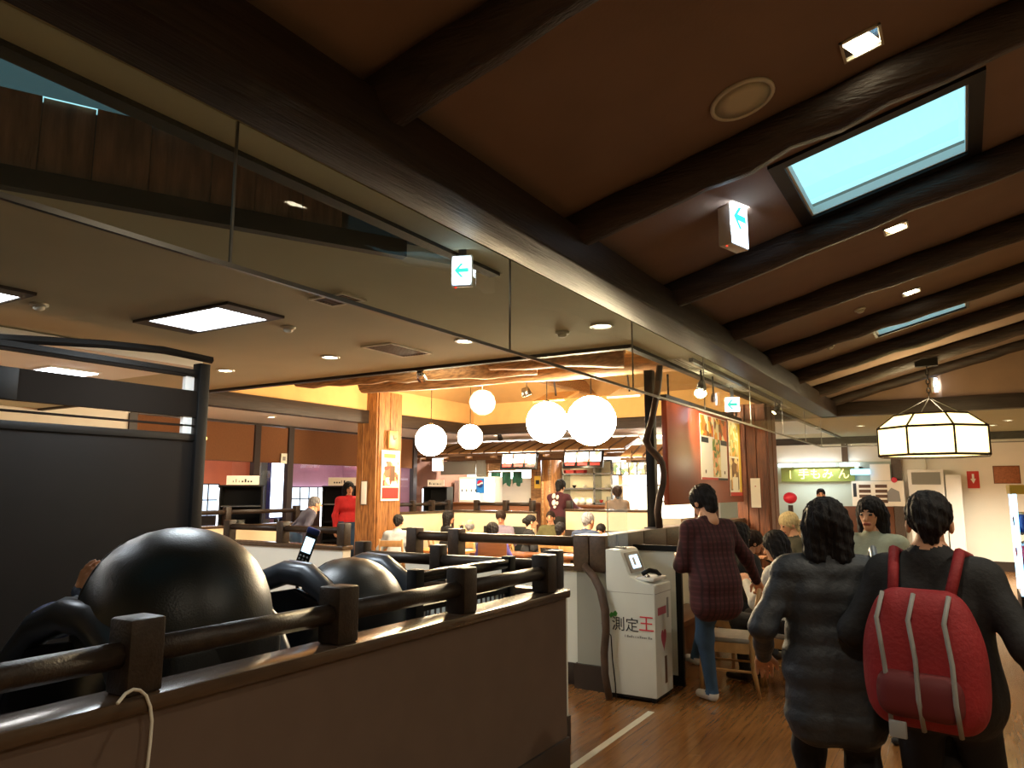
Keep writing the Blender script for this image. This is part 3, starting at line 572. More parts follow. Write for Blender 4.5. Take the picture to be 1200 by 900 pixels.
# ---- spot lights on tracks
def spot(p, ztop, aim, label, lit=True, power=12, col=WARM, r=.04, m='darkmetal', e='spotlamp', ang=1.6):
    p = Vector(p); t = thing('spot_light', label, 'spotlight', tuple(p)); d = (Vector(aim) - p).normalized()
    R_ = d.to_track_quat('Z', 'Y').to_matrix().to_4x4()
    bld('head', MB().lathe([(r * .55, -.1), (r * .8, -.06), (r, .04), (r * .9, .04), (r * .85, .03)], n=14).xf(R_), m, t, smooth=True)
    bld('stem', MB().tube([(0, 0, 0), (0, 0, ztop - p.z)], .01, 8), m, t)
    if lit:
        bld('lens', MB().lathe([(r * .86, .041), (.001, .043)], n=14).xf(R_), e, t)
        lamp('SPOT', tuple(d * .06), power, col, .04, t, rot=d.to_track_quat('-Z', 'Y').to_euler(), spot=ang, blend=.8)
    return t
track = thing('light_track', 'black lighting track under the corridor strip ceiling', 'light track', (-2.1, 8.5, ZC)); bld('rail', B(-.02, .02, -1.8, 2.2, -.035, 0), 'black', track); bld('end_cap', B(-.022, .022, 2.2, 2.22, -.037, 0), 'black', track)
gs = spot(hZ(822, 453, 2.7), ZC, (-2.62, 8.6, 2.3), 'glaring bare bulb spotlight in front of the red panel', True, 30, (1, .78, .45), .05, e='trackspot'); bld('bulb', MB().sph((-.03, .06, -.06), .06, .06, .05, 14, 10), 'trackspot', gs, smooth=True)
spot(hZ(909, 481, 2.72), ZC, (-2.6, 10, 2.0), 'black spotlight above the red brown pillar', True, 14, (1, .78, .45), .035)
spot(hX(836, 467, -2.25), ZC, (-2.62, 9.4, 2.1), 'black spotlight aimed at the food posters', True, 55, (1, .8, .5), .03)
s1 = hD(494, 441, 7.6); spot(s1, hipz(s1), (-7.5, 11.5, .8), 'chrome spotlight on the peeled log near the plank pillar', True, 60, (1, .85, .6), .055, 'chrome')
s2 = hD(617, 461, 12.0); spot(s2, hipz(s2), (-5.5, 11, .8), 'grey spotlight under the hall ceiling beside the globe lamps', True, 260, (1, .85, .6), .09, 'metal')
s3 = hD(586, 513, 16.9); spot(s3, 2.99, (-9.5, 16.2, 1.0), 'small dark spotlight in front of the tiled eave', True, 220, (1, .8, .5), .065)
s4 = hD(565, 471, 11.0); spot(s4, hipz(s4), tuple(s4 + Vector((1.2, -2.0, -.75))), 'glaring spotlight high in the dining hall between the globes', True, 220, (1, .76, .4), .2, 'offwhite', 'spotlamp', 2.4)
for x, y, lb in ((-11.3, 15.2, 'in front of the black tray cabinet by the shops'), (-9.6, 15.1, 'over the aisle before the left menu screen'), (-7.9, 15.0, 'over the aisle before the log pillar'), (-6.2, 14.8, 'over the aisle before the glowing display case'), (-10.7, 9.2, 'over the window aisle beside the plank pillar'), (-10.7, 11.9, 'over the window aisle near the blue sided cabinet'), (-10.7, 7.2, 'over the near end of the window aisle')):
    ceil_light((x, y, 2.98), 'round downlight in the white ceiling ' + lb, .07, power=95, col=(1, .84, .6))
# ---- globe lamps
for (px, py, D, r, lb) in [(693, 493, 9.2, .307, 'largest glowing white globe lamp in the dining hall'), (641, 495, 10.6, .295, 'glowing white globe lamp touching the largest globe in view'), (505, 516, 12.4, .262, 'glowing white globe lamp beside the plank pillar'), (551, 512, 14.2, .238, 'smallest glowing white globe lamp in front of the tiled eave')]:
    c = hD(px, py, D); t = thing('globe_lamp', lb, 'pendant lamp', tuple(c))
    bld('globe', MB().sph((0, 0, 0), r, nu=28, nv=18), 'globe', t, smooth=True); zt_ = hipz(c) + .01
    bld('cord', MB().tube([(0, 0, r), (0, 0, zt_ - c.z)], .006, 6), 'black', t); bld('cap', MB().lathe([(.05, r - .02), (.05, r + .015), (.02, r + .03)], n=14), 'chrome', t)
# hall ceiling air vents
for px, py, lit in ((652, 466, 1), (738, 461, 0)):
    c = hD(px, py, 11.6); t = thing('ceiling_vent', ['slatted grille under the dining hall ceiling', 'glowing square lamp under the dining hall ceiling'][lit], 'vent' if not lit else 'ceiling light', tuple(c)); t.rotation_euler = (math.radians(20), 0, 0)
    bld('frame', B(-.22, .22, -.22, .22, 0, .03), 'offwhite' if not lit else 'chairwood', t)
    if lit: bld('diffuser', B(-.18, .18, -.18, .18, -.008, -.001), 'kitchenlamp', t)
    else:
        for k in range(3): bld('slot', B(-.16 + k * .12, -.12 + k * .12, -.18, .18, -.006, -.001), 'board', t)
    bld('hanger', MB().tube([(0, 0, .03), (0, .1, hipz(c) - c.z + .05)], .012, 6), 'darkmetal', t); t.scale = (1.25, 1.25, 1)
# ---- big octagonal paper lamp
L_ = (-.32, 11.62); t = thing('octagonal_lamp', 'large glowing octagonal paper lantern hanging on a chain', 'pendant lamp', (L_[0], L_[1], 2.12))
R0, R1, n = .70, .47, 8; z1, z2 = .37, .55
def oc(r, z, k): a = 2 * PI * (k + .5) / n; return (r * math.cos(a), r * math.sin(a), z)
for k in range(n):
    bld('side_pane', MB().add([oc(R0, .02, k), oc(R0, .02, k + 1), oc(R0, z1, k + 1), oc(R0, z1, k)], [(0, 1, 2, 3)]), 'lampshade', t)
    bld('top_pane', MB().add([oc(R0, z1, k), oc(R0, z1, k + 1), oc(R1, z2, k + 1), oc(R1, z2, k)], [(0, 1, 2, 3)]), 'lampshade', t)
    m_ = MB().tube([oc(R0, 0, k), oc(R0, z1, k)], .014, 6).tube([oc(R0, z1, k), oc(R1, z2, k)], .014, 6); bld('rib', m_, 'darkwood', t)
for r, z in ((R0, 0), (R0, z1), (R1, z2)): bld('hoop', MB().tube([oc(r, z, k) for k in range(n + 1)], .017, 6), 'darkwood', t)
bld('bottom_pane', MB().add([oc(R0 - .02, .012, k) for k in range(n)], [tuple(range(n))]), 'lampshade', t)
zh = zs(L_[0]) - .2 - 2.12
for k in range(0, n, 2): bld('hanger', MB().tube([oc(R1, z2, k), (0, 0, z2 + .25)], .008, 6), 'darkmetal', t)
z = z2 + .25; k = 0
while z < zh - .02:
    ring = [(.022 * math.cos(a) * (k % 2), .022 * math.cos(a) * ((k + 1) % 2), z + .035 + .04 * math.sin(a)) for a in [2 * PI * j / 10 for j in range(11)]]
    bld('chain_link', MB().tube(ring, .007, 6, cap=False), 'darkmetal', t); z += .062; k += 1
bld('mount', B(-.14, .14, -.06, .06, zh - .01, zh + .09), 'black', t)
lamp('POINT', (0, 0, -.06), 30, (1, .85, .55), .3, t); lamp('POINT', (0, 0, z2 + .12), 26, (1, .8, .48), .2, t)
# ================================================================= MEASURING MACHINE
t = thing('measuring_machine', 'white measuring machine with small screen and red and black lettering', 'machine', (-2.375, 5.95, 0))
prof = [(-.21, .04), (.21, .04), (.21, .9), (.07, .93), (.0, .96), (-.075, 1.155), (-.1, 1.17), (-.21, 1.17)]
bld('body', MB().prism(prof[::-1], 1, -.19, .19), 'kiosk', t, bevel=.008); bld('base', B(-.2, .2, -.18, .18, .02, .05), 'black', t)
for sx in (-.17, .17):
    for sy_ in (-.15, .15): bld('foot', MB().lathe([(.02, 0), (.02, .02)], c=(sx, sy_, 0), n=10), 'darkmetal', t)
d_ = Vector((-.075, 0, .195)).normalized(); nrm = Vector((d_.z, 0, -d_.x)); c_ = Vector((-.037, 0, 1.06))
Rm = Matrix.Translation(c_) @ Matrix(((nrm.x, 0, d_.x, 0), (0, 1, 0, 0), (nrm.z, 0, d_.z, 0), (0, 0, 0, 1)))
con = bld('console', MB().box(-.01, .012, -.14, .14, -.085, .085).xf(Rm), 'kioskgrey', t, bevel=.004); bld('screen', MB().box(.0125, .016, -.085, .085, -.055, .055).xf(Rm), 'screenblue', con)
bld('icon', MB().box(.0165, .017, -.05, .0, -.03, .035).xf(Rm), 'paper', con)
bld('shelf_tray', B(.03, .19, -.15, .15, .925, .95), 'white', t, bevel=.008); bld('grip', MB().tube([(.06, -.06, .97), (.1, -.02, 1.0), (.14, .05, .985), (.15, .11, .955)], [.018, .022, .02, .014], 10), 'black', t, smooth=True)
bld('knob', MB().sph((.12, -.1, .955), .022, nu=12, nv=8), 'chrome', t, smooth=True); bld('side_line', B(.2105, .2115, -.19, .19, .83, .834), 'greyink', t); bld('front_line', B(-.2, .2, -.1915, -.1905, .83, .833), 'greyink', t)
lettering('測定', .118, 'ink', t, T(-.045, -.1915, .575) @ FACE_S); lettering('王', .135, 'red', t, T(.135, -.1915, .592) @ FACE_S)
m_ = MB().prism([(-.185, .645), (-.165, .67), (-.15, .665), (-.15, .64), (-.17, .62)], 1, -.1925, -.1905).prism([(-.15, .665), (-.13, .685), (-.11, .665), (-.12, .64), (-.15, .64)], 1, -.1925, -.1905); bld('leaf_mark', m_, 'green', t)
m_ = MB()
for k in range(13): m_.box(-.05 + k * .018, -.05 + k * .018 + random.choice([.006, .011, .014]), -.192, -.1905, .485, .485 + random.choice([.012, .018]))
bld('small_print', m_, 'greyink', t)
h = []
for k in range(24):
    a = 2 * PI * k / 24; h.append((-.01 + .0036 * 16 * math.sin(a) ** 3, .47 + .0058 * (13 * math.cos(a) - 5 * math.cos(2 * a) - 2 * math.cos(3 * a) - math.cos(4 * a))))
bld('heart_mark', MB().prism(h, 0, .2105, .212), 'pinkred', t); bld('pink_band', B(.2105, .212, -.13, .06, .66, .72), 'pinkred', t); bld('side_print', B(.2105, .212, .08, .12, .62, .78), 'greyink', t); bld('brown_print', B(.2105, .212, .0, .05, .12, .33), 'brownink', t)
t = thing('acrylic_sheet', 'clear acrylic sheet standing behind the machine console', 'sheet', (-2.55, 5.9, 1.17)); bld('sheet', B(-.07, .11, -.003, .003, .012, .43), 'acrylic', t); bld('edge', B(-.073, -.069, -.004, .004, .012, .43), 'metal', t); bld('foot', B(-.05, .09, -.02, .02, 0, .012), 'metal', t)
tag(bld('power_cord', MB().tube([hY(705, 730, 5.74), hY(716, 745, 5.73), hY(718, 775, 5.72), hY(721, 800, 5.72), Vector((hY(722, 812, 5.72).x, 5.72, .01))], .005, 6), 'black'), 'thin black cord down the side of the white measuring machine', 'cord')
# ================================================================= MASSAGE CHAIRS
tag(bld('raised_platform', B(-5.35, -2.32, -1.6, 4.42, 0, .33), mat('carpet', '2c2a30', .95, bump=.3, bscale=300).name, bevel=.01), 'dark carpeted platform under the massage chairs', 'platform')
def massage_chair(label, loc, rz, ht, hr, arm=.74, back=True):
    t = thing('massage_chair', label, 'massage chair', loc, rz)
    zc_ = ht - hr * 1.08; m_ = MB(); NU, NV = 34, 22; cut = .40
    def P(th, ph, r):   # axis along +X, opening at the front
        x = -math.cos(th) * r * 1.02; q = math.sin(th) * r
        bulge = 1 + .04 * math.cos(ph * 2)
        z = zc_ + q * math.sin(ph) * 1.08 * bulge; 
        if math.sin(ph) < 0: z = max(.05, zc_ + q * math.sin(ph) * 1.55)
        return (x + .10 * max(0, -math.sin(ph)) * q, q * math.cos(ph), z)
    thm = PI * .62
    for i in range(NV + 1):
        for j in range(NU): m_.v.append(P(.02 + (thm - .02) * i / NV, 2 * PI * j / NU, hr))
    for i in range(NV):
        for j in range(NU): m_.f.append((i * NU + j, i * NU + (j + 1) % NU, (i + 1) * NU + (j + 1) % NU, (i + 1) * NU + j)); m_.m.append(0)
    n0 = len(m_.v)
    for i in range(NV + 1):
        for j in range(NU): m_.v.append(P(.02 + (thm - .02) * i / NV, 2 * PI * j / NU, hr - .05))
    for i in range(NV):
        for j in range(NU): m_.f.append((n0 + i * NU + j, n0 + (i + 1) * NU + j, n0 + (i + 1) * NU + (j + 1) % NU, n0 + i * NU + (j + 1) % NU)); m_.m.append(0)
    for j in range(NU):
        a, b = NV * NU + j, NV * NU + (j + 1) % NU; m_.f.append((a, b, n0 + b, n0 + a)); m_.m.append(0)
    m_.f.append(tuple(range(NU))[::-1]); m_.m.append(0)
    hood = bld('hood', m_, 'leather', t, smooth=True)
    ring = [P(PI * .6, 2 * PI * j / 30, hr - .002) for j in range(31)]; bld('rim_piping', MB().tube(ring, .007, 6, cap=False), 'leatherdark', hood)
    # shell and seat
    bld('base_shell', B(-.38, .75, -.36, .36, .02, .34), 'blackgloss', t, bevel=.08, seg=4)
    m_ = MB().prism([(-.38, .25), (.3, .25), (.32, .42), (.1, .5), (-.02, .62), (-.1, ht - hr * 1.2), (-.40, ht - hr * 1.1)][::-1], 1, -.27, .27); bld('backrest', m_, 'leatherdark', t, bevel=.05, seg=4)
    bld('seat', B(.0, .62, -.26, .26, .3, .47), 'leather', t, bevel=.06, seg=4)
    for s in (-1, 1):
        pts = [(-.38, .30), (-.3, .5), (-.16, arm - .1), (.02, arm), (.2, arm + .01), (.42, arm - .06), (.6, arm - .2), (.7, .34)]
        m_ = MB().tube([(x, s * .36, z) for x, z in pts], [.05, .06, .07, .075, .075, .07, .06, .05], 12); ao = bld('armrest', m_, 'armgrey', t, smooth=True)
        m_ = MB().tube([(x, s * .36 - .03, z + .062) for x, z in pts[2:6]], .014, 8); bld('silver_strip', m_, 'silverplastic', ao, smooth=True)
        bld('side_shell', MB().prism([(-.36, .06), (.68, .06), (.64, .4), (.45, arm - .14), (.1, arm - .08), (-.2, arm - .16), (-.34, .4)], 1, s * .33, s * .40), 'blackgloss', ao, bevel=.02)
    lr = bld('leg_rest', MB().prism([(.62, .42), (1.05, .38), (1.2, .12), (1.02, .04), (.72, .1)][::-1], 1, -.24, .24), 'leather', t, bevel=.04, seg=3)
    for s in (-1, 0, 1): bld('leg_divider', MB().prism([(.66, .46), (1.08, .42), (1.22, .16), (1.1, .1), (.7, .3)][::-1], 1, s * .21 - .03, s * .21 + .03), 'leatherdark', lr, bevel=.015)
    return t
c1 = massage_chair('black hooded massage chair with the tall glossy dome in use', (-3.02, 2.12, .33), PI * 1.0, 1.175, .405, .80)
c2 = massage_chair('black hooded massage chair with low reclined dome beside the remote', (-3.5, 3.72, .33), PI * 1.0, .90, .37, .80)
c3 = massage_chair('black massage chair at the near end of the platform', (-3.05, .55, .33), PI * 1.0, .95, .38, .74)
# blue-grey towel on the near chair arm and silver arm arch
tag(bld('blue_cushion', MB().sph((-4.3, 2.3, .95), .12, .16, .1, 16, 10), 'navycloth', smooth=True), 'dark blue cushion lying on the lap of the massage chair user', 'cushion')
# remote control on a stalk
rp = hD(361, 640, 5.25); rq = hD(349, 672, 5.25)
t = thing('remote_control', 'lit handset on a black stalk at the massage chair arm', 'remote', tuple(rq)); d = (rp - rq).normalized()
side = (_rt - d * _rt.dot(d)).normalized(); fr = side.cross(d)
Rr = Matrix((( side.x, -fr.x, d.x, 0), (side.y, -fr.y, d.y, 0), (side.z, -fr.z, d.z, 0), (0, 0, 0, 1)))
Ln_ = (rp - rq).length
Rc = Rr @ T(0, 0, Ln_)
bld('handset', MB().box(-.045, .045, -.012, .012, -.14, .1).xf(Rc), 'black', t, bevel=.012); bld('display', MB().box(-.033, .033, -.0145, -.0125, -.045, .065).xf(Rc), 'screenblue', t); bld('top_cap', MB().box(-.047, .047, -.014, .014, .09, .135).xf(Rc), 'blueplastic', t, bevel=.01)
for i in range(3):
    for j in range(2): bld('button', MB().sph((-.025 + i * .025, -.013, -.075 - j * .025), .008, nu=8, nv=6).xf(Rc), 'greyink', t)
bld('stalk', MB().tube([(0, 0, -.35), (0, 0, 0), tuple(d * (Ln_ - .13))], .012, 8), 'black', t)
# grey cable over the brown partition
tag(bld('charging_cable', MB().tube([hX(138, 824, -2.0), hX(147, 813, -2.05), hX(156, 808, -2.08), hX(164, 809, -2.09), hX(171, 815, -2.1), hX(176, 828, -2.1), hX(178, 845, -2.1), hX(176, 870, -2.1), hX(172, 905, -2.1), hX(168, 960, -2.1)], .005, 8), 'offwhite', smooth=True), 'thin pale cable looped over the top of the brown partition', 'cable')
# ================================================================= DARK SCREEN PAVILION
t = thing('screen_partition', 'tall dark roller screen in a black frame with open slots above', 'screen', (-5.5, 2.2, 0)); y0, y1 = -2.6, 1.8
bld('screen_cloth', B(-.012, .012, y0, y1 - .06, .1, 2.07), 'screen', t); bld('weight_bar', B(-.03, .03, y0, y1 + .02, 2.06, 2.12), 'black', t, bevel=.008); bld('bar_tip', MB().sph((0, y1 + .03, 2.09), .02, nu=8, nv=6), 'signyellow', t)
for yv in (y1 - .04, -.6, y0): bld('post', B(-.05, .05, yv - .05, yv + .05, 0, 2.72), 'black', t, bevel=.006)
for k, (za, zb) in enumerate([(2.13, 2.145), (2.545, 2.575)]): bld('slot_bar', B(-.02, .02, y0, y1 - .08, za + .05, zb + .05), 'screenboard', t)
bld('wide_board', B(-.03, .03, y0, y1 - .08, 2.26, 2.48), 'screenboard', t); bld('emblem', B(.031, .04, .1, .32, 2.26, 2.48), 'black', t, bevel=.004)
bld('top_bar', B(-.03, .03, y0, y1 - .08, 2.62, 2.66), 'black', t)
bld('ridge_bar', MB().tube([(0, y0, 2.42), (0, -1.0, 2.53), (0, .2, 2.67), (0, .9, 2.75), (0, 1.4, 2.785), (0, y1 + .05, 2.77)], .034, 6), 'black', t); bld('white_post', B(-.02, .02, y1 - .2, y1 - .12, 2.12, 2.6), 'white', t)
# ================================================================= FURNITURE
def chair(label, loc, rz, group=None):
    t = thing('dining_chair', label, 'chair', loc, rz, group)
    bld('seat', B(-.21, .21, -.2, .22, .42, .46), 'seatpad', t, bevel=.015); bld('apron', B(-.2, .2, .19, .215, .36, .42), 'chairwood', t); bld('apron', B(-.2, .2, -.2, -.175, .36, .42), 'chairwood', t); bld('side_rail', B(-.21, -.185, -.18, .2, .34, .42), 'chairwood', t); bld('side_rail', B(.185, .21, -.18, .2, .34, .42), 'chairwood', t)
    for s in (-1, 1):
        bld('leg', MB().tube([(s * .19, .2, .42), (s * .195, .215, 0)], [.021, .015], 8), 'chairwood', t, smooth=True)
        bld('leg', MB().tube([(s * .19, -.28, .86), (s * .19, -.23, .6), (s * .19, -.195, .44), (s * .195, -.21, .2), (s * .2, -.25, 0)], [.016, .02, .023, .02, .014], 8), 'chairwood', t, smooth=True)
        bld('stretcher', MB().tube([(s * .193, .207, .2), (s * .193, -.2, .2)], .011, 6), 'chairwood', t)
    bld('back_slat', B(-.18, .18, -.285, -.262, .74, .84), 'chairwood', t, bevel=.006); bld('back_slat', B(-.18, .18, -.255, -.235, .58, .63), 'chairwood', t, bevel=.005)
    return t
ch = chair('empty wooden dining chair gripped by the man in plaid shirt', (-1.78, 6.5, 0), math.radians(95))
def table(label, x, y, w, d, z=.72, m='tablewood', rz=0):
    t = thing('dining_table', label, 'table', (x, y, 0), rz); bld('tabletop', B(-w / 2, w / 2, -d / 2, d / 2, z - .04, z), m, t, bevel=.008); bld('pedestal', B(-.05, .05, -.05, .05, .03, z - .04), 'darkmetal', t); bld('base', B(-.25, .25, -.25, .25, 0, .03), 'darkmetal', t, bevel=.006); return t
table('wooden table beside the corridor diners in dark clothes', -1.62, 8.45, .5, .9, .7, 'tabledark')
table('orange wood table at the end of the front row inside the dining partition', -7.15, 9.75, 1.0, .6); table('brown wood table in the middle of the front row inside the dining partition', -6.0, 9.75, .95, .6, .72, 'tabledark'); table('pinkish wood table at the corridor end of the front row', -4.9, 9.85, .9, .6, .72, 'tabledark')
table('wooden table beside the man in grey vest', -7.3, 11.15, .75, .55); table('wooden table with a bowl at the booth corner', -8.15, 12.35, .6, .45, .72, 'tabledark')
table('wooden table between the woman with the bun and the olive green woman', -6.3, 12.05, .6, .55); table('wooden table in front of the navy jacket man', -5.2, 11.3, .5, .45, .7, 'tabledark')
for i, (x, y, a, lb) in enumerate([(-6.9, 9.75, .1, 'open magazine on the orange table by the front rail'), (-4.95, 9.85, -.2, 'pink leaflet on the table by the front rail')]):
    t = thing('magazine', lb, 'magazine', (x, y, .7205), a); bld('sheet', B(-.2, .2, -.14, .14, 0, .006), 'paper', t); bld('photo', B(-.17, .0, -.1, .1, .0062, .0075), ['greyink', 'pinkred'][i], t)
def bowl(label, p, r=.08, m='white'):
    t = thing('bowl', label, 'bowl', tuple(p)); bld('dish', MB().lathe([(r * .45, 0), (r * .8, r * .4), (r, r * .8), (r * .95, r * .8), (r * .7, r * .35), (.001, r * .2)], n=18), m, t, smooth=True); bld('food', MB().lathe([(r * .85, r * .62), (.001, r * .7)], n=16), 'tablewood', t)
bowl('white bowl in front of the woman in black at the booth', (-8.2, 12.32, .7205), .13); bowl('small white bowl on the table of the green clad diner', (-6.4, 12.1, .7205), .12); bowl('white bowl on the table beside the man in grey vest', (-7.2, 11.2, .7205), .09)
def cup(label, p, h=.09):
    t = thing('cup', label, 'cup', tuple(p)); bld('body', MB().lathe([(.028, 0), (.036, h), (.033, h), (.026, .006), (.001, .006)], n=14), 'white', t, smooth=True); bld('drink', MB().lathe([(.033, h * .8), (.001, h * .8)], n=14), 'tabledark', t)
cup('white cup on the booth corner table', (-7.95, 12.4, .7205)); cup('white cup on the table of the green clad diner', (-6.15, 12.0, .7205)); cup('white cup on the table beside the man in grey vest', (-7.55, 11.1, .7205))
# ================================================================= TRAY CABINETS NEAR THE WINDOWS
def cabinet(label, x, y, rz, w=.62, d=.45, h=1.72):
    t = thing('tray_cabinet', label, 'cabinet', (x, y, 0), rz)
    for s in (-1, 1): bld('side', B(s * w / 2 - .015, s * w / 2 + .015, -d / 2, d / 2, 0, h), 'black', t)
    bld('back', B(-w / 2, w / 2, d / 2 - .02, d / 2, 0, h), 'black', t); bld('top', B(-w / 2 - .02, w / 2 + .02, -d / 2, d / 2, h, h + .03), 'black', t, bevel=.005)
    for z in (.12, .62, 1.0, 1.36): bld('shelf', B(-w / 2 + .015, w / 2 - .015, -d / 2 + .01, d / 2 - .02, z, z + .02), 'metal' if z > 1 else 'black', t)
    bld('light_strip', B(-w / 2 - .04, -w / 2 - .016, -d / 2 - .01, -d / 2 + .02, .9, h - .02), 'backlit', t)
    s = bld('sign', B(-w / 2 + .1, w / 2 - .06, -d / 2 - .02, -d / 2 - .01, h + .035, h + .2), 'paper', t)
    m_ = MB()
    for k in range(7): m_.box(-.15 + k * .05, -.15 + k * .05 + random.choice([.012, .03]), -d / 2 - .022, -d / 2 - .0205, h + .08, h + .08 + random.choice([.03, .06]))
    bld('writing', m_, 'ink', s)
    return t
k1 = hX(283, 600, -11.4); k2 = hX(399, 600, -11.2); cabinet('black tray cabinet with white sign by the orange blinds', k1.x, k1.y, .8, .72, .48); c_b = cabinet('black tray cabinet with blue side by the plank pillar', k2.x, k2.y, .75, .72, .5); cabinet('black tray cabinet beside the brown wall left of the eave', -11.5, 15.35, .3, .6, .48)
bld('blue_side', B(-.395, -.376, -.24, .22, .9, 1.7), 'blueplastic', c_b); bld('leaflet', B(-.41, -.396, -.14, .1, 1.28, 1.55), 'yellowpaper', c_b)
for (x, y, z, lb) in [(k1.x, k1.y, 1.02, 'dark stack of bowls on the cabinet shelf by the blinds')]:
    t = thing('bowl_stack', lb, 'bowls', (x, y, 1.0205))
    for k in range(3): bld('bowl', MB().lathe([(.04, k * .03), (.08, k * .03 + .04), (.075, k * .03 + .04)], n=14), 'greywall', t, smooth=True)
# beyond the windows
t = thing('backlit_sign', 'tall white backlit sign seen through the middle window', 'sign', (-14.0, hX(327, 570, -14.0).y, 1.72), 0); t.scale = (1, 1.32, 1.32); bld('box', B(0, .1, -.28, .22, -.55, .55), 'blueplastic', t); bld('face', B(.1, .105, -.25, .19, -.52, .52), 'backlit', t); bld('stand', B(.02, .08, -.1, .05, -1.303, -.55), 'darkmetal', t)
t = thing('grey_column', 'dark grey column beside the backlit sign', 'column', (-14.2, hX(313, 570, -14.1).y, 0)); bld('shaft', B(-.1, .1, -.2, .12, 0, 3.05), 'greywall', t); bld('base', B(-.12, .12, -.2, .12, 0, .15), 'plinth', t)
t = thing('shoji_panel', 'lit lattice panel seen through the window beside the blue cabinet', 'shoji', (-14.3, hX(366, 587, -14.3).y, 1.45)); bld('paper', B(0, .02, -.75, .75, -.3, .3), 'shoji', t)
bld('lower_panel', B(0, .03, -.75, .75, -1.45, -.3), 'darkwood', t)
for k in range(6): bld('lattice_bar', B(.02, .035, -.75 + k * .3 - .012, -.75 + k * .3 + .012, -.3, .3), 'darkwood', t)
for z in (-.29, 0, .29): bld('lattice_bar', B(.02, .035, -.75, .75, z - .012, z + .012), 'darkwood', t)
t = thing('shoji_panel', 'lit lattice panel at the end of the orange wall', 'shoji', (-14.0, hX(236, 589, -14.0).y, 1.45)); bld('paper', B(0, .02, -.4, .4, -.35, .35), 'shoji', t)
bld('lower_panel', B(0, .03, -.4, .4, -1.45, -.35), 'darkwood', t)
for k in range(4): bld('lattice_bar', B(.02, .035, -.4 + k * .266 - .012, -.4 + k * .266 + .012, -.35, .35), 'darkwood', t)
for z in (-.34, 0, .34): bld('lattice_bar', B(.02, .035, -.4, .4, z - .012, z + .012), 'darkwood', t)
t = thing('small_notice', 'small pale notice on the window post between blinds', 'notice', (-11.85, 10.56, 2.3)); t.scale = (1.3, 1.3, 1.3); bld('sheet', B(0, .006, -.06, .06, -.08, .08), 'paper', t); bld('print', B(.0065, .0075, -.03, .03, -.03, .03), 'greyink', t)
# ================================================================= FOOD SHOPS
struct('wall_shop_back', B(-16, -5.2, 18.45, 18.55, 0, 2.98), 'whitewall', 'white back wall of the kitchens'); struct('wall_shop_right', B(-5.3, -5.22, 16.2, 18.6, 0, 2.98), 'brownwall', 'brown side wall of the kitchens')
struct('wall_shop_left', B(-12.85, -12.75, 15.0, 18.45, 0, 2.98), 'brownwall', 'brown wall at the left end of the shops')
def eave(label, x0, x1, yf, zf, yb, zb, n):
    t = thing('shop_eave', label, 'eave', (0, 0, 0)); rx = (x1 - x0) / n
    for k in range(n):
        a, b = x0 + k * rx, x0 + (k + 1) * rx - .03
        bld('roof_board', MB().hexa([(a, yf, zf), (b, yf, zf), (b, yb, zb), (a, yb, zb), (a, yf, zf + .025), (b, yf, zf + .025), (b, yb, zb + .025), (a, yb, zb + .025)]), 'roofboard', t)
        bld('batten', MB().hexa([(b, yf - .02, zf - .01), (b + .03, yf - .02, zf - .01), (b + .03, yb, zb - .01), (b, yb, zb - .01), (b, yf - .02, zf + .045), (b + .03, yf - .02, zf + .045), (b + .03, yb, zb + .045), (b, yb, zb + .045)]), 'batten', t)
    bld('eave_beam', B(x0, x1, yf + .02, yf + .12, zf - .07, zf - .005), 'batten', t); bld('inner_beam', B(x0, x1, yf + .35, yf + .45, zf - .16, zf - .06), 'batten', t)
    for k in range(n // 2): bld('bracket', B(x0 + k * rx * 2 + .1, x0 + k * rx * 2 + .16, yf + .1, yf + .4, zf - .12, zf - .06), 'roofboard', t)
    return t
eave('long boarded eave over the food shop counters', -12.67, -6.53, 15.77, 2.6, 16.8, 2.92, 16); eave('short lower boarded eave over the photo menu', -6.47, -5.35, 15.3, 2.38, 15.97, 2.66, 4)
def counter(label, x0, x1, y0, y1, h=1.2, m='brownwall', top='tabledark'):
    t = thing('shop_counter', label, 'counter', ((x0 + x1) / 2, (y0 + y1) / 2, 0)); hx, hy = (x1 - x0) / 2, (y1 - y0) / 2
    bld('body', B(-hx, hx, -hy, hy, 0, h - .05), m, t); bld('worktop', B(-hx - .02, hx + .02, -hy - .03, hy + .03, h - .05, h), top, t, bevel=.008); bld('kick_board', B(-hx + .02, hx - .02, -hy - .01, -hy, 0, .12), 'plinth', t)
counter('long brown shop counter below the long eave', -12.1, -9.15, 15.97, 16.63, 1.35); counter('brown shop counter under the shelf of dishes', -8.4, -6.53, 15.7, 16.1, 1.32); counter('low counter under the glowing display case', -6.4, -5.42, 15.18, 15.77, 1.19, 'whitelow')
t = thing('kitchen_wall', 'wood panelled kitchen wall with bright serving hatch', 'wall panel', (0, 16.96, 0))
for a, b, z0_, z1_ in ((-11.38, -11.02, 1.06, 2.38), (-9.7, -8.3, 1.06, 2.38), (-11.02, -9.7, 2.18, 2.38)):
    k = 0; x = a
    while x < b - .01: bld('plank', B(x + .004, min(x + .17, b), 0 + (k % 2) * .005, .06, z0_, z1_), 'logwood', t); x += .175; k += 1
bld('header', B(-12.4, -8.2, -.02, .08, 2.38, 2.59), 'batten', t); bld('hood_panel', B(-12.6, -11.42, -.04, .03, 2.09, 2.46), 'greywall', t); bld('hood_panel', B(-11.38, -11.1, -.06, .03, 1.98, 2.5), 'greywall', t)
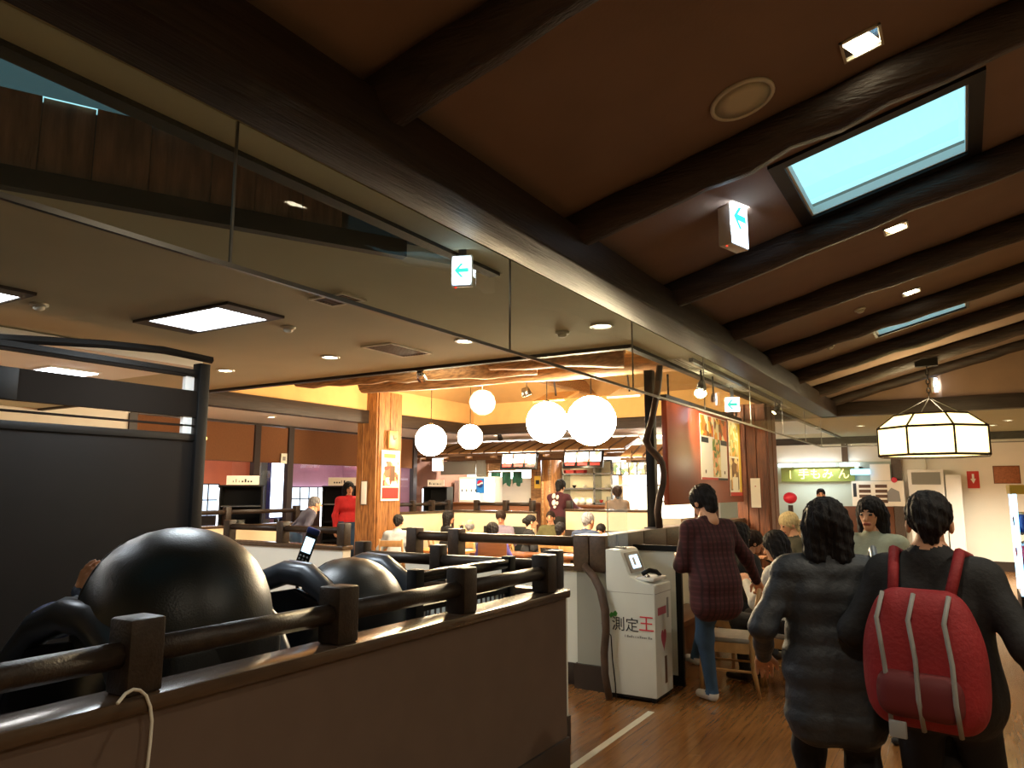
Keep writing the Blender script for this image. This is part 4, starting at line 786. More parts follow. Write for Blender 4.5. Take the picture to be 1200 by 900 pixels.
lc = hY(643, 565, 16.3); tag(bld('log_pillar', MB().tube([(lc.x, 16.43, 0), (lc.x, 16.43, 2.4)], [.28, .26], 18), 'pillarwood', smooth=True), 'round fluted log pillar between the two menu screens', 'pillar')
lp = bpy.data.objects['log_pillar']; bld('rib', MB().tube([(lc.x + .265 * math.cos(-2.0), 16.43 + .265 * math.sin(-2.0), 0), (lc.x + .25 * math.cos(-2.0), 16.43 + .25 * math.sin(-2.0), 2.4)], .04, 8), 'logwood', lp, smooth=True)
bld('rib', MB().tube([(lc.x + .265 * math.cos(-1.2), 16.43 + .265 * math.sin(-1.2), 0), (lc.x + .25 * math.cos(-1.2), 16.43 + .25 * math.sin(-1.2), 2.4)], .04, 8), 'logwood', lp, smooth=True)
def menu_screen(label, px, py, Yv, w, h, n=3):
    c = hY(px, py, Yv); t = thing('menu_screen', label, 'screen', tuple(c)); t.rotation_euler = (math.radians(-14), 0, math.radians(6))
    bld('case', B(-w / 2, w / 2, 0, .06, -h / 2, h / 2), 'blackgloss', t, bevel=.006)
    for k in range(n):
        a = -w / 2 + .04 + k * (w - .06) / n; b = a + (w - .06) / n - .03
        p_ = bld('photo', B(a, b, -.004, -.001, -h * .15, h * .4), pic('menu%d%s' % (k, label[:5]), ['f4f6fa', 'e8eef6', 'd8a070', 'f0d8c0', 'ffffff'], 9, emit=1.6).name, t); bld('price', B(a + .02, b - .02, -.004, -.001, -h * .36, -h * .2), 'signred', t)
    bld('bracket', B(-.03, .03, .06, .3, -.02, .2), 'darkmetal', t)
menu_screen('tilted menu screen with three dishes left of the log pillar', 608, 540, 15.62, .98, .42); menu_screen('tilted menu screen with three dishes right of the log pillar', 683, 538, 15.58, .98, .42)
mp = hY(747, 549, 15.37); t = thing('photo_menu', 'row of five lit dish photographs under the short eave', 'menu board', tuple(mp)); t.scale = (1.32, 1.32, 1.32); bld('board', B(-.45, .3, 0, .03, -.11, .11), 'blackgloss', t); bld('hanger', MB().tube([(-.1, .015, .11), (-.1, .015, .3)], .008, 6), 'darkmetal', t); bld('hanger', MB().tube([(.2, .015, .11), (.2, .015, .3)], .008, 6), 'darkmetal', t); bld('post', B(-.36, -.30, .031, .09, (1.19 - mp.z) / 1.32, .12), 'chairwood', t)
for k in range(5): bld('photo', B(-.43 + k * .145, -.31 + k * .145, -.004, -.001, -.09, .09), pic('dish%d' % k, ['e8e2d0', '8a7a50', 'c8a868', 'f2efe6', '556a48'], 16, emit=.9).name, t)
# shelf with dishes
sh = hY(688, 590, 16.5); t = thing('dish_shelf', 'open shelf unit with dishes behind the counter', 'shelf', (sh.x, 16.6, 1.06)); t.scale = (1.32, 1.32, 1.32); w_ = .5
bld('back', B(-w_, w_, .2, .23, 0, 1.0), 'backlit' if 0 else 'creamwall', t)
for z in (.2, .47, .74, .98): bld('shelf', B(-w_, w_, -.08, .2, z, z + .03), 'steel', t)
for x in (-w_, .15, w_): bld('upright', B(x - .02, x + .02, -.08, .2, 0, 1.0), 'steel', t)
for k in range(8):
    o = thing('bowl', 'small dish in the row on the lit shelf unit', 'bowl', (sh.x - .55 + k * .145, 16.63, 1.365 + (.356 if k % 2 else 0)), 0, 'dishes on the shelf unit'); o.scale = (1.3, 1.3, 1.3); bld('dish', MB().lathe([(.02, 0), (.045, .05), (.04, .05), (.001, .02)], n=12), ['white', 'black', 'signred', 'offwhite'][k % 4], o, smooth=True)
for k in range(2):
    o = thing('paper_box', 'red box lying on the upper shelf', 'box', (sh.x - .5 + k * .29, 16.64, 2.078), 0, 'red boxes on the shelf'); o.scale = (1.3, 1.3, 1.3); bld('box', B(-.09, .09, -.06, .06, 0, .05), 'signred', o, bevel=.004); bld('lid', B(-.092, .092, -.062, .062, .05, .06), 'red', o)
for k, (x, m) in enumerate([(-.3, 'yellowpaper'), (-.12, 'white'), (.0, 'white'), (.12, 'offwhite'), (.26, 'white')]):
    o = thing('condiment_pot', ['yellow green pot on the counter under the dish shelf'][0] if k == 0 else 'white pot in the row on the counter under the dish shelf', 'pot', (sh.x + x * 1.3, 15.9, 1.3205), 0, None if k == 0 else 'white pots on the counter'); o.scale = (1.3, 1.3, 1.3); bld('body', MB().lathe([(.05, 0), (.06, .05), (.045, .1)], n=14), m, o, smooth=True); bld('lid', MB().lathe([(.047, .1), (.03, .12), (.001, .125)], n=14), 'offwhite', o, smooth=True)
# drinks dispenser with roundel
dd = hY(557, 580, 16.2); t = thing('drink_dispenser', 'glowing white drink dispenser with blue roundel panel', 'dispenser', (dd.x, 16.4, 1.3505)); t.scale = (1.32, 1.32, 1.32); bld('cabinet', B(-.42, .45, -.12, .15, 0, .5), 'white', t, bevel=.01); bld('glow_panel', B(-.38, .08, -.125, -.121, .05, .45), 'warmcase', t); bld('glow_panel', B(.2, .42, -.125, -.121, .05, .48), 'backlit', t)
pn = bld('logo_panel', B(-.0, .2, -.13, -.1205, .18, .47), mat('pepblue', '1d5f96', .4, emit=.5).name, t)
def disc_part(z0, z1, cx, cz, r, m, curve=0):
    pts = []
    N = 18
    lo = [(r * math.sin(a)) for a in [0]]
    xs = [-1 + 2 * k / N for k in range(N + 1)]; up, dn = [], []
    for x in xs:
        h = math.sqrt(max(0, 1 - x * x)); wv = .25 * math.sin(x * 2.2)
        u = min(h, z1 + wv) if z1 < 1 else h; l = max(-h, z0 + wv) if z0 > -1 else -h
        if u > l: up.append((cx + r * x, cz + r * u)); dn.append((cx + r * x, cz + r * l))
    bld('roundel', MB().prism(up + dn[::-1], 1, -.134, -.1305), m, pn)
disc_part(.2, 2, .1, .36, .075, 'red'); disc_part(-.2, .2, .1, .36, .075, 'white'); disc_part(-2, -.2, .1, .36, .075, 'blueplastic')
for k in range(4): bld('tap', B(-.33 + k * .11, -.3 + k * .11, -.16, -.12, .2, .26), 'chrome', t)
rc = hY(519, 577, 16.2); t = thing('rice_dispenser', 'white rounded dispenser with dark opening on the shop counter', 'dispenser', (rc.x, 16.28, 1.3505)); t.scale = (1.32, 1.32, 1.32); bld('body', MB().sph((0, 0, .17), .16, .12, .12, 18, 12).box(-.06, .06, -.05, .05, 0, .1), 'white', t, smooth=True); bld('opening', MB().lathe([(.06, 0), (.06, .01)], n=16).xf(T(-.07, -.105, .17) @ Matrix.Rotation(PI / 2, 4, 'X')), 'black', t); bld('tray', B(-.1, .2, -.14, .0, 0, .03), 'tablewood', t)
sg = hY(512, 545, 15.75); t = thing('lit_sign', 'small white lit sign hanging under the eave by the globe', 'sign', tuple(sg)); t.scale = (1.32, 1.32, 1.32); bld('box', B(-.12, .12, 0, .06, -.12, .14), 'white', t); bld('face', B(-.11, .11, -.003, -.0005, -.11, .13), 'backlit', t)
nc = hY(593, 561, 16.92); t = thing('noren_curtain', 'green cloth curtain over the bright serving hatch', 'curtain', tuple(nc)); t.scale = (1.32, 1.32, 1.32); 
for k in range(3):
    m_ = MB(); a = -.36 + k * .25; N = 10; vs_ = []
    for i in range(N + 1):
        x = a + .24 * i / N; y = .02 * math.sin(i * 1.7 + k)
        vs_ += [(x, y, .13), (x, y * 1.6, -.12 - .04 * math.sin(i * .9 + k)), (x, y * 1.6 + .006, -.12 - .04 * math.sin(i * .9 + k)), (x, y + .006, .13)]
    for i in range(N):
        for q_ in range(4): m_.f.append((i * 4 + q_, i * 4 + (q_ + 1) % 4, (i + 1) * 4 + (q_ + 1) % 4, (i + 1) * 4 + q_)); m_.m.append(0)
    m_.v = vs_; bld('cloth_panel', m_, 'greencloth', t, smooth=True)
bld('rod', MB().tube([(-.45, 0, .135), (.45, 0, .135)], .012, 8), 'batten', t)
yn = hY(630, 565, 16.94); t = thing('wall_notice', 'yellow notice on the kitchen planks beside the hatch', 'notice', tuple(yn)); t.scale = (1.32, 1, 1.32); bld('sheet', B(-.07, .07, -.006, 0, -.12, .12), 'yellowpaper', t); bld('print', B(-.04, .04, -.008, -.0065, -.04, .04), 'ink', t)
# kitchen interior
t = thing('kitchen_range', 'steel cooking range seen through the serving hatch', 'kitchen range', (-10.4, 18.05, 0)); bld('body', B(-1.2, 1.4, -.35, .35, 0, .9), 'steel', t); bld('hood', MB().prism([(-.45, 2.0), (.4, 2.0), (.4, 2.4), (-.1, 2.4)], 0, -1.2, 1.4), 'steel', t); bld('oven', B(.2, .8, -.3, .3, .9, 1.45), 'darkmetal', t)
for k in range(4): bld('pot', MB().lathe([(.12, .9), (.13, 1.12), (.12, 1.12), (.11, .92), (.001, .92)], c=(-.9 + k * .3, 0, 0), n=16), 'steel', t, smooth=True)
t = thing('refrigerator', 'steel refrigerator behind the drink dispenser', 'refrigerator', (-12.25, 18.0, 0)); bld('body', B(-.4, .4, -.35, .35, 0, 1.95), 'steel', t, bevel=.01); bld('door', B(-.38, .38, -.37, -.351, .1, 1.9), 'steel', t, bevel=.008); bld('handle', B(.28, .31, -.41, -.38, .9, 1.3), 'darkmetal', t)
for (x, y, p_, lb) in ((-11.0, 17.6, 260, 'tube light over the kitchen range'), (-7.7, 17.4, 200, 'tube light over the dish shelf'), (-6.0, 16.6, 45, 'tube light over the glowing display case')):
    t = thing('kitchen_light', lb, 'ceiling light', (x, y, 2.98)); bld('housing', B(-.5, .5, -.08, .08, -.05, 0), 'white', t); bld('tube', B(-.48, .48, -.05, .05, -.065, -.051), 'kitchenlamp', t); l = lamp('AREA', (0, 0, -.08), p_, (.95, .97, 1), .9, t); l.data.shape = 'RECTANGLE'; l.data.size_y = .15
dc = hY(747, 582, 15.45); t = thing('display_case', 'glowing glass food display case under the photo menu', 'display case', (dc.x, 15.47, 1.1905)); t.scale = (1.32, 1.32, 1.32); bld('glow_back', B(-.4, .36, .12, .15, 0, .42), 'warmcase', t); bld('case_top', B(-.42, .38, -.15, .15, .42, .45), 'steel', t); bld('pane', B(-.42, .38, -.155, -.15, 0, .42), 'windowglass', t)
for k in range(5): bld('dish', MB().lathe([(.03, 0), (.06, .03), (.001, .05)], c=(-.32 + k * .15, -.02, 0), n=12), ['signred', 'offwhite', 'tablewood', 'white', 'signred'][k], t, smooth=True)
hc = hX(797, 607, -3.2); t = thing('lit_case', 'glowing white display case under the red panel', 'display case', (-3.25, hc.y, 0)); bld('stand', B(-.16, .16, -.3, .3, 0, 1.3), 'greywall', t); bld('glow_box', B(-.15, .15, -.29, .29, 1.3, 1.5), 'warmcase', t); bld('rim', B(-.17, .17, -.31, .31, 1.5, 1.52), 'steel', t)
counter('counter with steel rail behind the red panel', -3.65, -3.1, 9.9, 10.45, 1.28, 'brownwall')
# ================================================================= FAR END: MASSAGE SHOP, AIR CONDITIONER, SIGNS
YW = 18.6
t = thing('massage_shop', 'pale massage shop front with dark frame at the far wall', 'shop', (0, YW, 0))
bld('back_panel', B(-5.2, -1.25, -.04, -.01, .2, 2.3), mat('shopgrey', 'a9b3a6', .8).name, t); bld('lower_panel', B(-2.5, -1.36, -.1, -.045, 0, 1.3), 'brownwall', t); bld('frame_post', B(-1.35, -1.15, -.12, -.01, 0, 2.72), 'board', t); bld('frame_post', B(-2.35, -2.22, -.1, -.04, 2.3, 2.72), 'board', t); bld('counter', B(-4.2, -3.0, -.9, -.5, 0, 1.0), 'chairwood', t)
for a, b in ((-3.75, -3.45), (-3.4, -2.5), (-2.4, -2.0)): bld('tube_light', B(a, b, -.14, -.1, 2.22, 2.27), 'coolwhite', t)
lamp('AREA', (-2.9, -.3, 2.15), 22, (.9, .97, 1), 1.0, t)
t = thing('shop_sign', 'green shop signboard with yellow Japanese lettering', 'sign', (-2.95, YW - .1, 2.02)); bld('board', B(-.75, .85, -.03, .03, -.16, .17), 'greensign', t); lettering('手もみ', .26, 'signyellow', t, T(.02, -.034, .0) @ FACE_S); lettering('ん', .26, 'signyellow', t, T(.62, -.034, .0) @ FACE_S); bld('stroke', B(-.55, -.53, -.036, -.031, -.09, .1), 'signyellow', t)
pb = hY(1030, 577, YW - .25); t = thing('price_board', 'white price board with brown photo rows at the massage shop', 'notice board', tuple(pb)); bld('board', B(-.55, .5, 0, .03, -.3, .25), 'paper', t)
for i in range(2):
    for j in range(4): bld('photo', B(-.4 + i * .33, -.16 + i * .33, -.004, -.0005, .1 - j * .11, .17 - j * .11), 'brownink', t)
bld('map', MB().prism([(.15, -.2), (.42, -.2), (.4, .02), (.25, .1), (.16, .0)], 1, -.004, -.0005), 'greyink', t); bld('upper_card', B(-.15, .25, .0, .02, .26, .62), 'paper', t); bld('red_mark', MB().sph((.32, -.01, .27), .06, .01, .06, 12, 8), 'red', t); bld('black_bar', B(-.52, -.45, -.004, -.0005, -.1, .2), 'ink', t)
bl = hY(1008, 553, YW - .4); t = thing('blue_lamp', 'glaring bluish lamp above the price board', 'lamp', tuple(bl)); bld('tube', B(-.2, .2, -.03, .03, -.06, .06), 'neonblue', t, bevel=.02); bld('stem', B(-.02, .02, 0, .35, .06, .12), 'darkmetal', t)
t = thing('air_conditioner', 'tall white standing air conditioner at the far wall', 'air conditioner', (-.68, 18.35, 0)); bld('body', B(-.34, .33, -.2, .2, 0, 2.1), 'white', t, bevel=.012); bld('grille_recess', B(-.27, .27, -.206, -.2, 1.78, 2.04), 'greyink', t)
for k in range(9): bld('louver', B(-.27, .27, -.216, -.207, 1.79 + k * .028, 1.805 + k * .028), 'greywall', t)
bld('control_panel', B(-.05, .25, -.206, -.2, 1.1, 1.4), 'offwhite', t); bld('pipe', MB().tube([(.0, .1, 2.1), (.0, .1, 2.4)], .025, 8), 'offwhite', t)
tag(bld('side_cabinet', B(-.33, -.04, 18.2, 18.56, 0, 1.98), 'white', bevel=.01), 'plain white tall cabinet beside the air conditioner', 'cabinet'); bld('door', B(-.31, -.06, 18.19, 18.199, .1, 1.9), 'white', bpy.data.objects['side_cabinet'])
t = thing('fire_sign', 'red fire equipment sign on the far white wall', 'sign', (.18, YW, 1.9)); bld('plate', B(-.11, .11, -.012, 0, -.2, .16), 'signred', t, bevel=.004); bld('arrow', MB().prism([(0, -.1), (.05, .0), (.02, .0), (.02, .1), (-.02, .1), (-.02, 0), (-.05, 0)], 1, -.015, -.0125), 'white', t); bld('label_strip', B(-.1, .1, -.012, 0, -.28, -.22), 'screenblue' if 0 else 'paper', t)
t = thing('wall_plaque', 'brown plaque on the far white wall beside the fire sign', 'plaque', (.78, YW, 1.98)); bld('plate', B(-.22, .22, -.02, 0, -.17, .17), 'plaque', t, bevel=.005); bld('rim', B(-.235, .235, -.012, 0, -.185, .185), 'brownwall', t)
t = thing('fire_alarm', 'red fire alarm lamp on a stand near the massage shop', 'alarm', tuple(hY(929, 640, 16.5)[:2]) + (0,)); bld('stand', MB().tube([(0, 0, 0), (0, 0, 1.35)], .05, 10), 'plinth', t); bld('body', MB().lathe([(.09, .75), (.09, 1.15), (.03, 1.2)], n=14), 'signred', t, smooth=True); bld('lamp', MB().sph((0, 0, 1.5), .14, .14, .12, 14, 10), 'red', t, smooth=True); bld('sounder', MB().sph((0, -.1, 1.5), .035, nu=10, nv=8), 'white', t, smooth=True)
# capsule toy display on the right
g = hY(1196, 600, 8.0); t = thing('toy_display', 'tall display case with blue light tubes at the right of the corridor', 'display case', (g.x + .26, 8.2, 0)); bld('base', B(-.32, .32, -.32, .32, 0, .75), 'darkmetal', t, bevel=.01); bld('top', B(-.33, .33, -.33, .33, 1.62, 1.7), 'yellowpaper', t)
for sx in (-.3, .3):
    for sy_ in (-.3, .3): bld('light_tube', MB().tube([(sx, sy_, .75), (sx, sy_, 1.62)], .016, 8), 'neonblue', t)
for q_ in ((-.315, -.31, -.3, .3), (.31, .315, -.3, .3)): bld('pane', B(q_[0], q_[1], q_[2], q_[3], .75, 1.62), 'windowglass', t)
for z in (1.0, 1.27): bld('shelf', B(-.3, .3, -.3, .3, z, z + .02), 'steel', t)
for k, (x, y, z, m, lb) in enumerate([(-.24, -.2, 1.38, 'blueplastic', 'blue toy pot on the upper shelf of the display case'), (-.24, -.18, 1.12, 'red', 'red toy cup on the lower shelf of the display case'), (-.2, .1, 1.12, 'red', 'red toy pot deeper on the lower shelf of the display case'), (-.23, -.2, .86, 'red', 'red toy ball at the bottom of the display case')]):
    o = thing('toy', lb, 'toy', (g.x + .26 + x, 8.2 + y, {1.38: 1.291, 1.12: 1.021, .86: .751}[z])); bld('body', MB().lathe([(.05, 0), (.08, .06), (.085, .12), (.06, .16)], n=16), m, o, smooth=True); bld('rim', MB().lathe([(.065, .15), (.065, .17), (.001, .175)], n=16), 'white' if k else 'tablewood', o, smooth=True)
# ================================================================= PEOPLE
def cap_(a, b, ra, rb=None, tag='top'): return ('c', np.array(a, float), np.array(b, float), ra, ra if rb is None else rb, tag)
def ell_(c, r, tag='top'): return ('e', np.array(c, float), np.array(r, float), 0, 0, tag)
def pdist(p, P):
    if p[0] == 'c':
        ab = p[2] - p[1]; L2 = max(ab @ ab, 1e-9); v = P - p[1]; t = np.clip((v @ ab) / L2, 0, 1)
        return np.linalg.norm(v - t[..., None] * ab, axis=-1) - (p[3] + t * (p[4] - p[3]))
    q = (P - p[1]) / p[2]; n = np.linalg.norm(q, axis=-1); g = np.linalg.norm(q / p[2], axis=-1) + 1e-9
    return n * (n - 1) / g
def bounds(p, m):
    if p[0] == 'c': r = max(p[3], p[4]); return np.minimum(p[1], p[2]) - r - m, np.maximum(p[1], p[2]) + r + m
    return p[1] - p[2] - m, p[1] + p[2] + m
def sdf_mesh(prims, h, k=.03, subs=(), fn=None):
    m = max(3 * h, k * 1.3)
    lo = np.min([bounds(p, m)[0] for p in prims], 0); hi = np.max([bounds(p, m)[1] for p in prims], 0)
    n = np.ceil((hi - lo) / h).astype(int) + 2
    D = np.full(n, 1.0)
    def blk(p, mm):
        a, b = bounds(p, mm); i0 = np.clip(np.floor((a - lo) / h).astype(int), 0, n - 1); i1 = np.clip(np.ceil((b - lo) / h).astype(int) + 1, 1, n)
        g = np.stack(np.meshgrid(*[lo[q] + h * np.arange(i0[q], i1[q]) for q in range(3)], indexing='ij'), -1)
        return tuple(slice(i0[q], i1[q]) for q in range(3)), g
    for p in prims:
        sl, g = blk(p, m); d = pdist(p, g); e = D[sl]
        hh = np.clip(.5 + .5 * (e - d) / k, 0, 1); D[sl] = e + (d - e) * hh - k * hh * (1 - hh) * (np.abs(e - d) < k)
    for p in subs:
        sl, g = blk(p, m); D[sl] = np.maximum(D[sl], -pdist(p, g))
    if fn is not None:
        g = np.stack(np.meshgrid(*[lo[q] + h * np.arange(n[q]) for q in range(3)], indexing='ij'), -1); D = fn(D, g)
    I = D < 0
    C8 = [I[a:n[0] - 1 + a, b:n[1] - 1 + b, c:n[2] - 1 + c] for a in (0, 1) for b in (0, 1) for c in (0, 1)]
    s = sum(c.astype(np.int8) for c in C8); act = (s > 0) & (s < 8)
    ix = np.argwhere(act); idx = np.full(act.shape, -1); idx[act] = np.arange(len(ix))
    acc = np.zeros((len(ix), 3)); cnt = np.zeros(len(ix))
    for ax in range(3):
        o1, o2 = [q for q in range(3) if q != ax]
        for u in (0, 1):
            for v in (0, 1):
                a = ix.copy(); a[:, o1] += u; a[:, o2] += v; b = a.copy(); b[:, ax] += 1
                da = D[tuple(a.T)]; db = D[tuple(b.T)]; mk = (da < 0) != (db < 0)
                t = np.where(mk, da / np.where(mk, da - db, 1), 0); pt = a.astype(float); pt[:, ax] += t
                acc += pt * mk[:, None]; cnt += mk
    V = lo + h * acc / cnt[:, None]
    F = []
    for ax in range(3):
        o1, o2 = (ax + 1) % 3, (ax + 2) % 3
        sl0 = [slice(None)] * 3; sl1 = [slice(None)] * 3; sl0[ax] = slice(0, -1); sl1[ax] = slice(1, None)
        ch = np.argwhere(I[tuple(sl0)] != I[tuple(sl1)])
        ok = (ch[:, o1] > 0) & (ch[:, o2] > 0) & (ch[:, o1] < n[o1] - 1) & (ch[:, o2] < n[o2] - 1); ch = ch[ok]
        q = []
        for d1, d2 in ((-1, -1), (0, -1), (0, 0), (-1, 0)):
            c = ch.copy(); c[:, o1] += d1; c[:, o2] += d2; q.append(idx[tuple(c.T)])
        q = np.stack(q, 1); flip = ~I[tuple(ch.T)]; q[flip] = q[flip][:, ::-1]; F.append(q)
    F = np.concatenate(F)
    return V, F
def face_tags(V, F, prims):
    c = V[F].mean(1); ds = np.stack([pdist(p, c) for p in prims], 1); return [prims[i][5] for i in ds.argmin(1)]
HEADP = [ell_((0, -.015, .035), (.076, .094, .086), 'skin'), cap_((0, .028, -.005), (0, .048, -.08), .066, .036, 'skin'), cap_((0, .09, .002), (0, .108, -.03), .009, .014, 'skin'),
         ell_((.078, -.012, -.008), (.012, .02, .032), 'skin'), ell_((-.078, -.012, -.008), (.012, .02, .032), 'skin'), cap_((0, -.022, -.05), (0, -.035, -.17), .05, .054, 'skin'),
         ell_((.031, .082, .006), (.012, .011, .0055), 'eye'), ell_((-.031, .082, .006), (.012, .011, .0055), 'eye'), cap_((-.02, .083, -.062), (.02, .083, -.062), .008, .008, 'lip'),
         cap_((-.043, .073, .026), (-.018, .084, .028), .0045, .004, 'brow'), cap_((.043, .073, .026), (.018, .084, .028), .0045, .004, 'brow')]
HV, HF_ = sdf_mesh(HEADP, .006, .012); HT = face_tags(HV, HF_, HEADP)
def hair_fn(D, G):
    a = np.arctan2(G[..., 0], -G[..., 1]); r = np.sqrt(G[..., 0] ** 2 + G[..., 1] ** 2)
    return D + .0035 * np.sin(a * 19 + G[..., 2] * 25) * np.clip(r / .06, 0, 1) + .003 * np.sin(a * 43 + 1) * np.clip(r / .06, 0, 1) + .002 * np.sin(G[..., 2] * 120 + a * 7)
def hair_mesh(st):
    if st == 'short': return sdf_mesh([ell_((0, -.022, .045), (.088, .106, .097)), cap_((0, -.085, .0), (0, -.07, -.05), .05, .035)], .008, .02, [ell_((0, .125, -.03), (.11, .09, .098)), ell_((.1, .0, -.085), (.06, .09, .06)), ell_((-.1, .0, -.085), (.06, .09, .06))], hair_fn)
    if st == 'full': return sdf_mesh([ell_((0, -.02, .045), (.099, .115, .107)), cap_((0, -.08, -.01), (0, -.075, -.07), .062, .05)], .008, .02, [ell_((0, .135, -.045), (.11, .09, .1))], hair_fn)
    if st == 'bob': return sdf_mesh([ell_((0, -.022, .04), (.098, .113, .107)), cap_((-.045, -.045, .0), (-.05, -.05, -.13), .07, .06), cap_((.045, -.045, .0), (.05, -.05, -.13), .07, .06)], .008, .03, [ell_((0, .135, -.06), (.085, .1, .12))], hair_fn)
    if st == 'bun': return sdf_mesh([ell_((0, -.022, .045), (.088, .106, .097)), ell_((0, -.135, .03), (.05, .045, .05)), cap_((0, -.085, .0), (0, -.07, -.05), .05, .035)], .008, .02, [ell_((0, .125, -.03), (.11, .09, .098))], hair_fn)
    if st == 'thin': return sdf_mesh([ell_((0, -.03, .01), (.084, .09, .075)), cap_((0, -.085, -.02), (0, -.07, -.06), .045, .03)], .008, .02, [ell_((0, .09, .0), (.12, .09, .12)), ell_((0, -.0, .125), (.07, .12, .07))], hair_fn)
HAIR = {}
def hand_prims(c):
    P = [cap_((-.03, 0, 0), (.02, 0, 0), .024, .026, 'skin')]
    for y, L in ((-.033, .066), (-.011, .08), (.012, .084), (.034, .074)):
        P.append(cap_((.012, y * .6, 0), (.085, y, 0), .016, .012, 'skin')); p = np.array((.085, y, 0.)); a = 0
        for f_, r0, r1 in ((.45, .0095, .009), (.31, .009, .0082), (.24, .0082, .007)):
            a += c; q = p + L * f_ * np.array((math.cos(a), y * .6, -math.sin(a))); P.append(cap_(p, q, r0, r1, 'skin')); p = q
    P += [cap_((.02, .022, -.005), (.05, .055, -.014 - .01 * c), .017, .012, 'skin'), cap_((.05, .055, -.014 - .01 * c), (.085, .062, -.02 - .03 * c), .0115, .0085, 'skin')]
    return P
HANDS = {k: sdf_mesh(hand_prims(c), .0065, .007) for k, c in (('relaxed', .32), ('grip', .95))}
def ik(S, W, l1, l2, hint):
    d = W - S; L = np.linalg.norm(d); L = max(L, 1e-6); u = d / L
    if L > l1 + l2 - .005: W = S + u * (l1 + l2 - .005); L = l1 + l2 - .005
    a = (l1 * l1 - l2 * l2 + L * L) / (2 * L); hh = math.sqrt(max(0, l1 * l1 - a * a)); v = np.array(hint, float); v = v - u * (v @ u); v /= np.linalg.norm(v) + 1e-9
    return S + u * a + v * hh, W
def Rx(a): c, s = math.cos(a), math.sin(a); return np.array([[1, 0, 0], [0, c, -s], [0, s, c]])
def Rz(a): c, s = math.cos(a), math.sin(a); return np.array([[c, -s, 0], [s, c, 0], [0, 0, 1]])
def head_local(sit, lean):
    pel = np.array((0, 0, .53 if sit else .94)); return pel + Rx(-math.radians(lean)) @ np.array((0, .015, .64 if sit else .625))
def human(label, loc, rz, sit=False, sc=1.0, lean=0, wr=None, ank=None, hy=0, hp=0, hair='short', hairm='hairblack', top='black', bot='ink', skin='skin', shoe='shoedark', h=.014, g=1.0, quilt=0, hand=('relaxed', 'relaxed'), hdir=None, coat=0, group=None, collar=None):
    pel = np.array((0, 0, .53 if sit else .94)); Rl = Rx(-math.radians(lean)); U = lambda v: pel + Rl @ np.array(v, float)
    P = [cap_(pel + (-.075, 0, 0), pel + (.075, 0, 0), .112 * g, None, 'top' if coat else 'bottom'), cap_(U((-.055, 0, .13)), U((.055, 0, .13)), .105 * g), cap_(U((-.075, .005, .3)), U((.075, .005, .3)), .112 * g), cap_(U((-.1, -.005, .40)), U((.1, -.005, .40)), .085 * g, None),
         cap_(U((0, -.012, .50)), U((0, -.005, .56)), .054, .052, 'skin'), cap_(U((0, -.012, .43)), U((0, -.012, .475)), .075, .064), cap_(U((-.07, .0, .05)), U((.07, .0, .05)), .112 * g)]
    if collar: P.append(cap_(U((-.03, -.02, .475)), U((.03, -.02, .475)), .062, None, 'collar'))
    if coat: P += [cap_(U((s_c * .07, 0, .3)), pel + (s_c * .08, 0, -coat), .112 * g, .117 * g) for s_c in (-1, 1)]
    if coat: P += [cap_(pel + (-.08, 0, -.02), pel + (.08, 0, -.02), .118 * g), cap_(pel + (-.085, 0, -coat), pel + (.085, 0, -coat), .116 * g)]
    ws = []
    if wr is None: wr = ((-.2, .3, .76), (.2, .3, .76)) if sit else ((-.26, .06, .84), (.26, .06, .84))
    for s, W in zip((-1, 1), wr):
        S = U((s * .175, -.005, .415)); E_, W = ik(S, np.array(W, float), .285, .25, (s * .5, -.55, -.6)); ws.append((s, E_, W))
        P += [cap_(U((s * .13, -.005, .41)), S, .075 * g, .066 * g), cap_(S, E_, .062 * g, .05 * g), cap_(E_, W, .05 * g, .036 * g)]
    if ank is None: ank = ((-.11, .40, .09), (.11, .40, .09)) if sit else ((-.095, -.02, .085), (.095, -.02, .085))
    for s, A in zip((-1, 1), ank):
        Hp = pel + (s * .09, .01, -.03); A = np.array(A, float); K, A = ik(Hp, A, .44, .43, (s * .1, 1, .55 if sit else .05))
        P += [cap_(Hp, K, .088 * g, .064 * g, 'bottom'), cap_(K, A, .062 * g, .046, 'bottom'), cap_(A + (0, -.015, -.045), A + (s * .015, .15, -.055), .038, .033, 'shoe')]
    fn = None
    if quilt:
        def fn(D, G):
            z = G[..., 2]; return D - np.where((z > pel[2] - coat - .1) & (z < pel[2] + .46), quilt * (np.abs(np.sin(PI * z / .095)) - .5), 0)
    V, F = sdf_mesh(P, h, .045, fn=fn); tg = face_tags(V, F, P)
    Vs, Fs, Ts = [V], [F], list(tg); off = len(V)
    Hc = U((0, .015, .64 if sit else .625)); RH = Rz(math.radians(hy)) @ Rx(-math.radians(hp))
    Vs.append(Hc + HV @ RH.T); Fs.append(HF_ + off); Ts += HT; off += len(HV)
    for i, (s, E_, W) in enumerate(ws):
        hv, hf = HANDS[hand[i]]; x = W - E_ if hdir is None or hdir[i] is None else np.array(hdir[i], float); x = x / np.linalg.norm(x)
        z = np.array((0, 0, 1.)) if abs(x[2]) < .8 else np.array((s, 0, 0.)); z = z - x * (z @ x); z /= np.linalg.norm(z); y = np.cross(z, x)
        q = hv.copy(); ff = hf
        inward = y @ np.array((-s, 0.3, 0))
        if inward < 0: q[:, 1] *= -1; ff = hf[:, ::-1]
        Vs.append(W + q @ np.stack([x, y, z])); Fs.append(ff + off); Ts += ['skin'] * len(hf); off += len(hv)
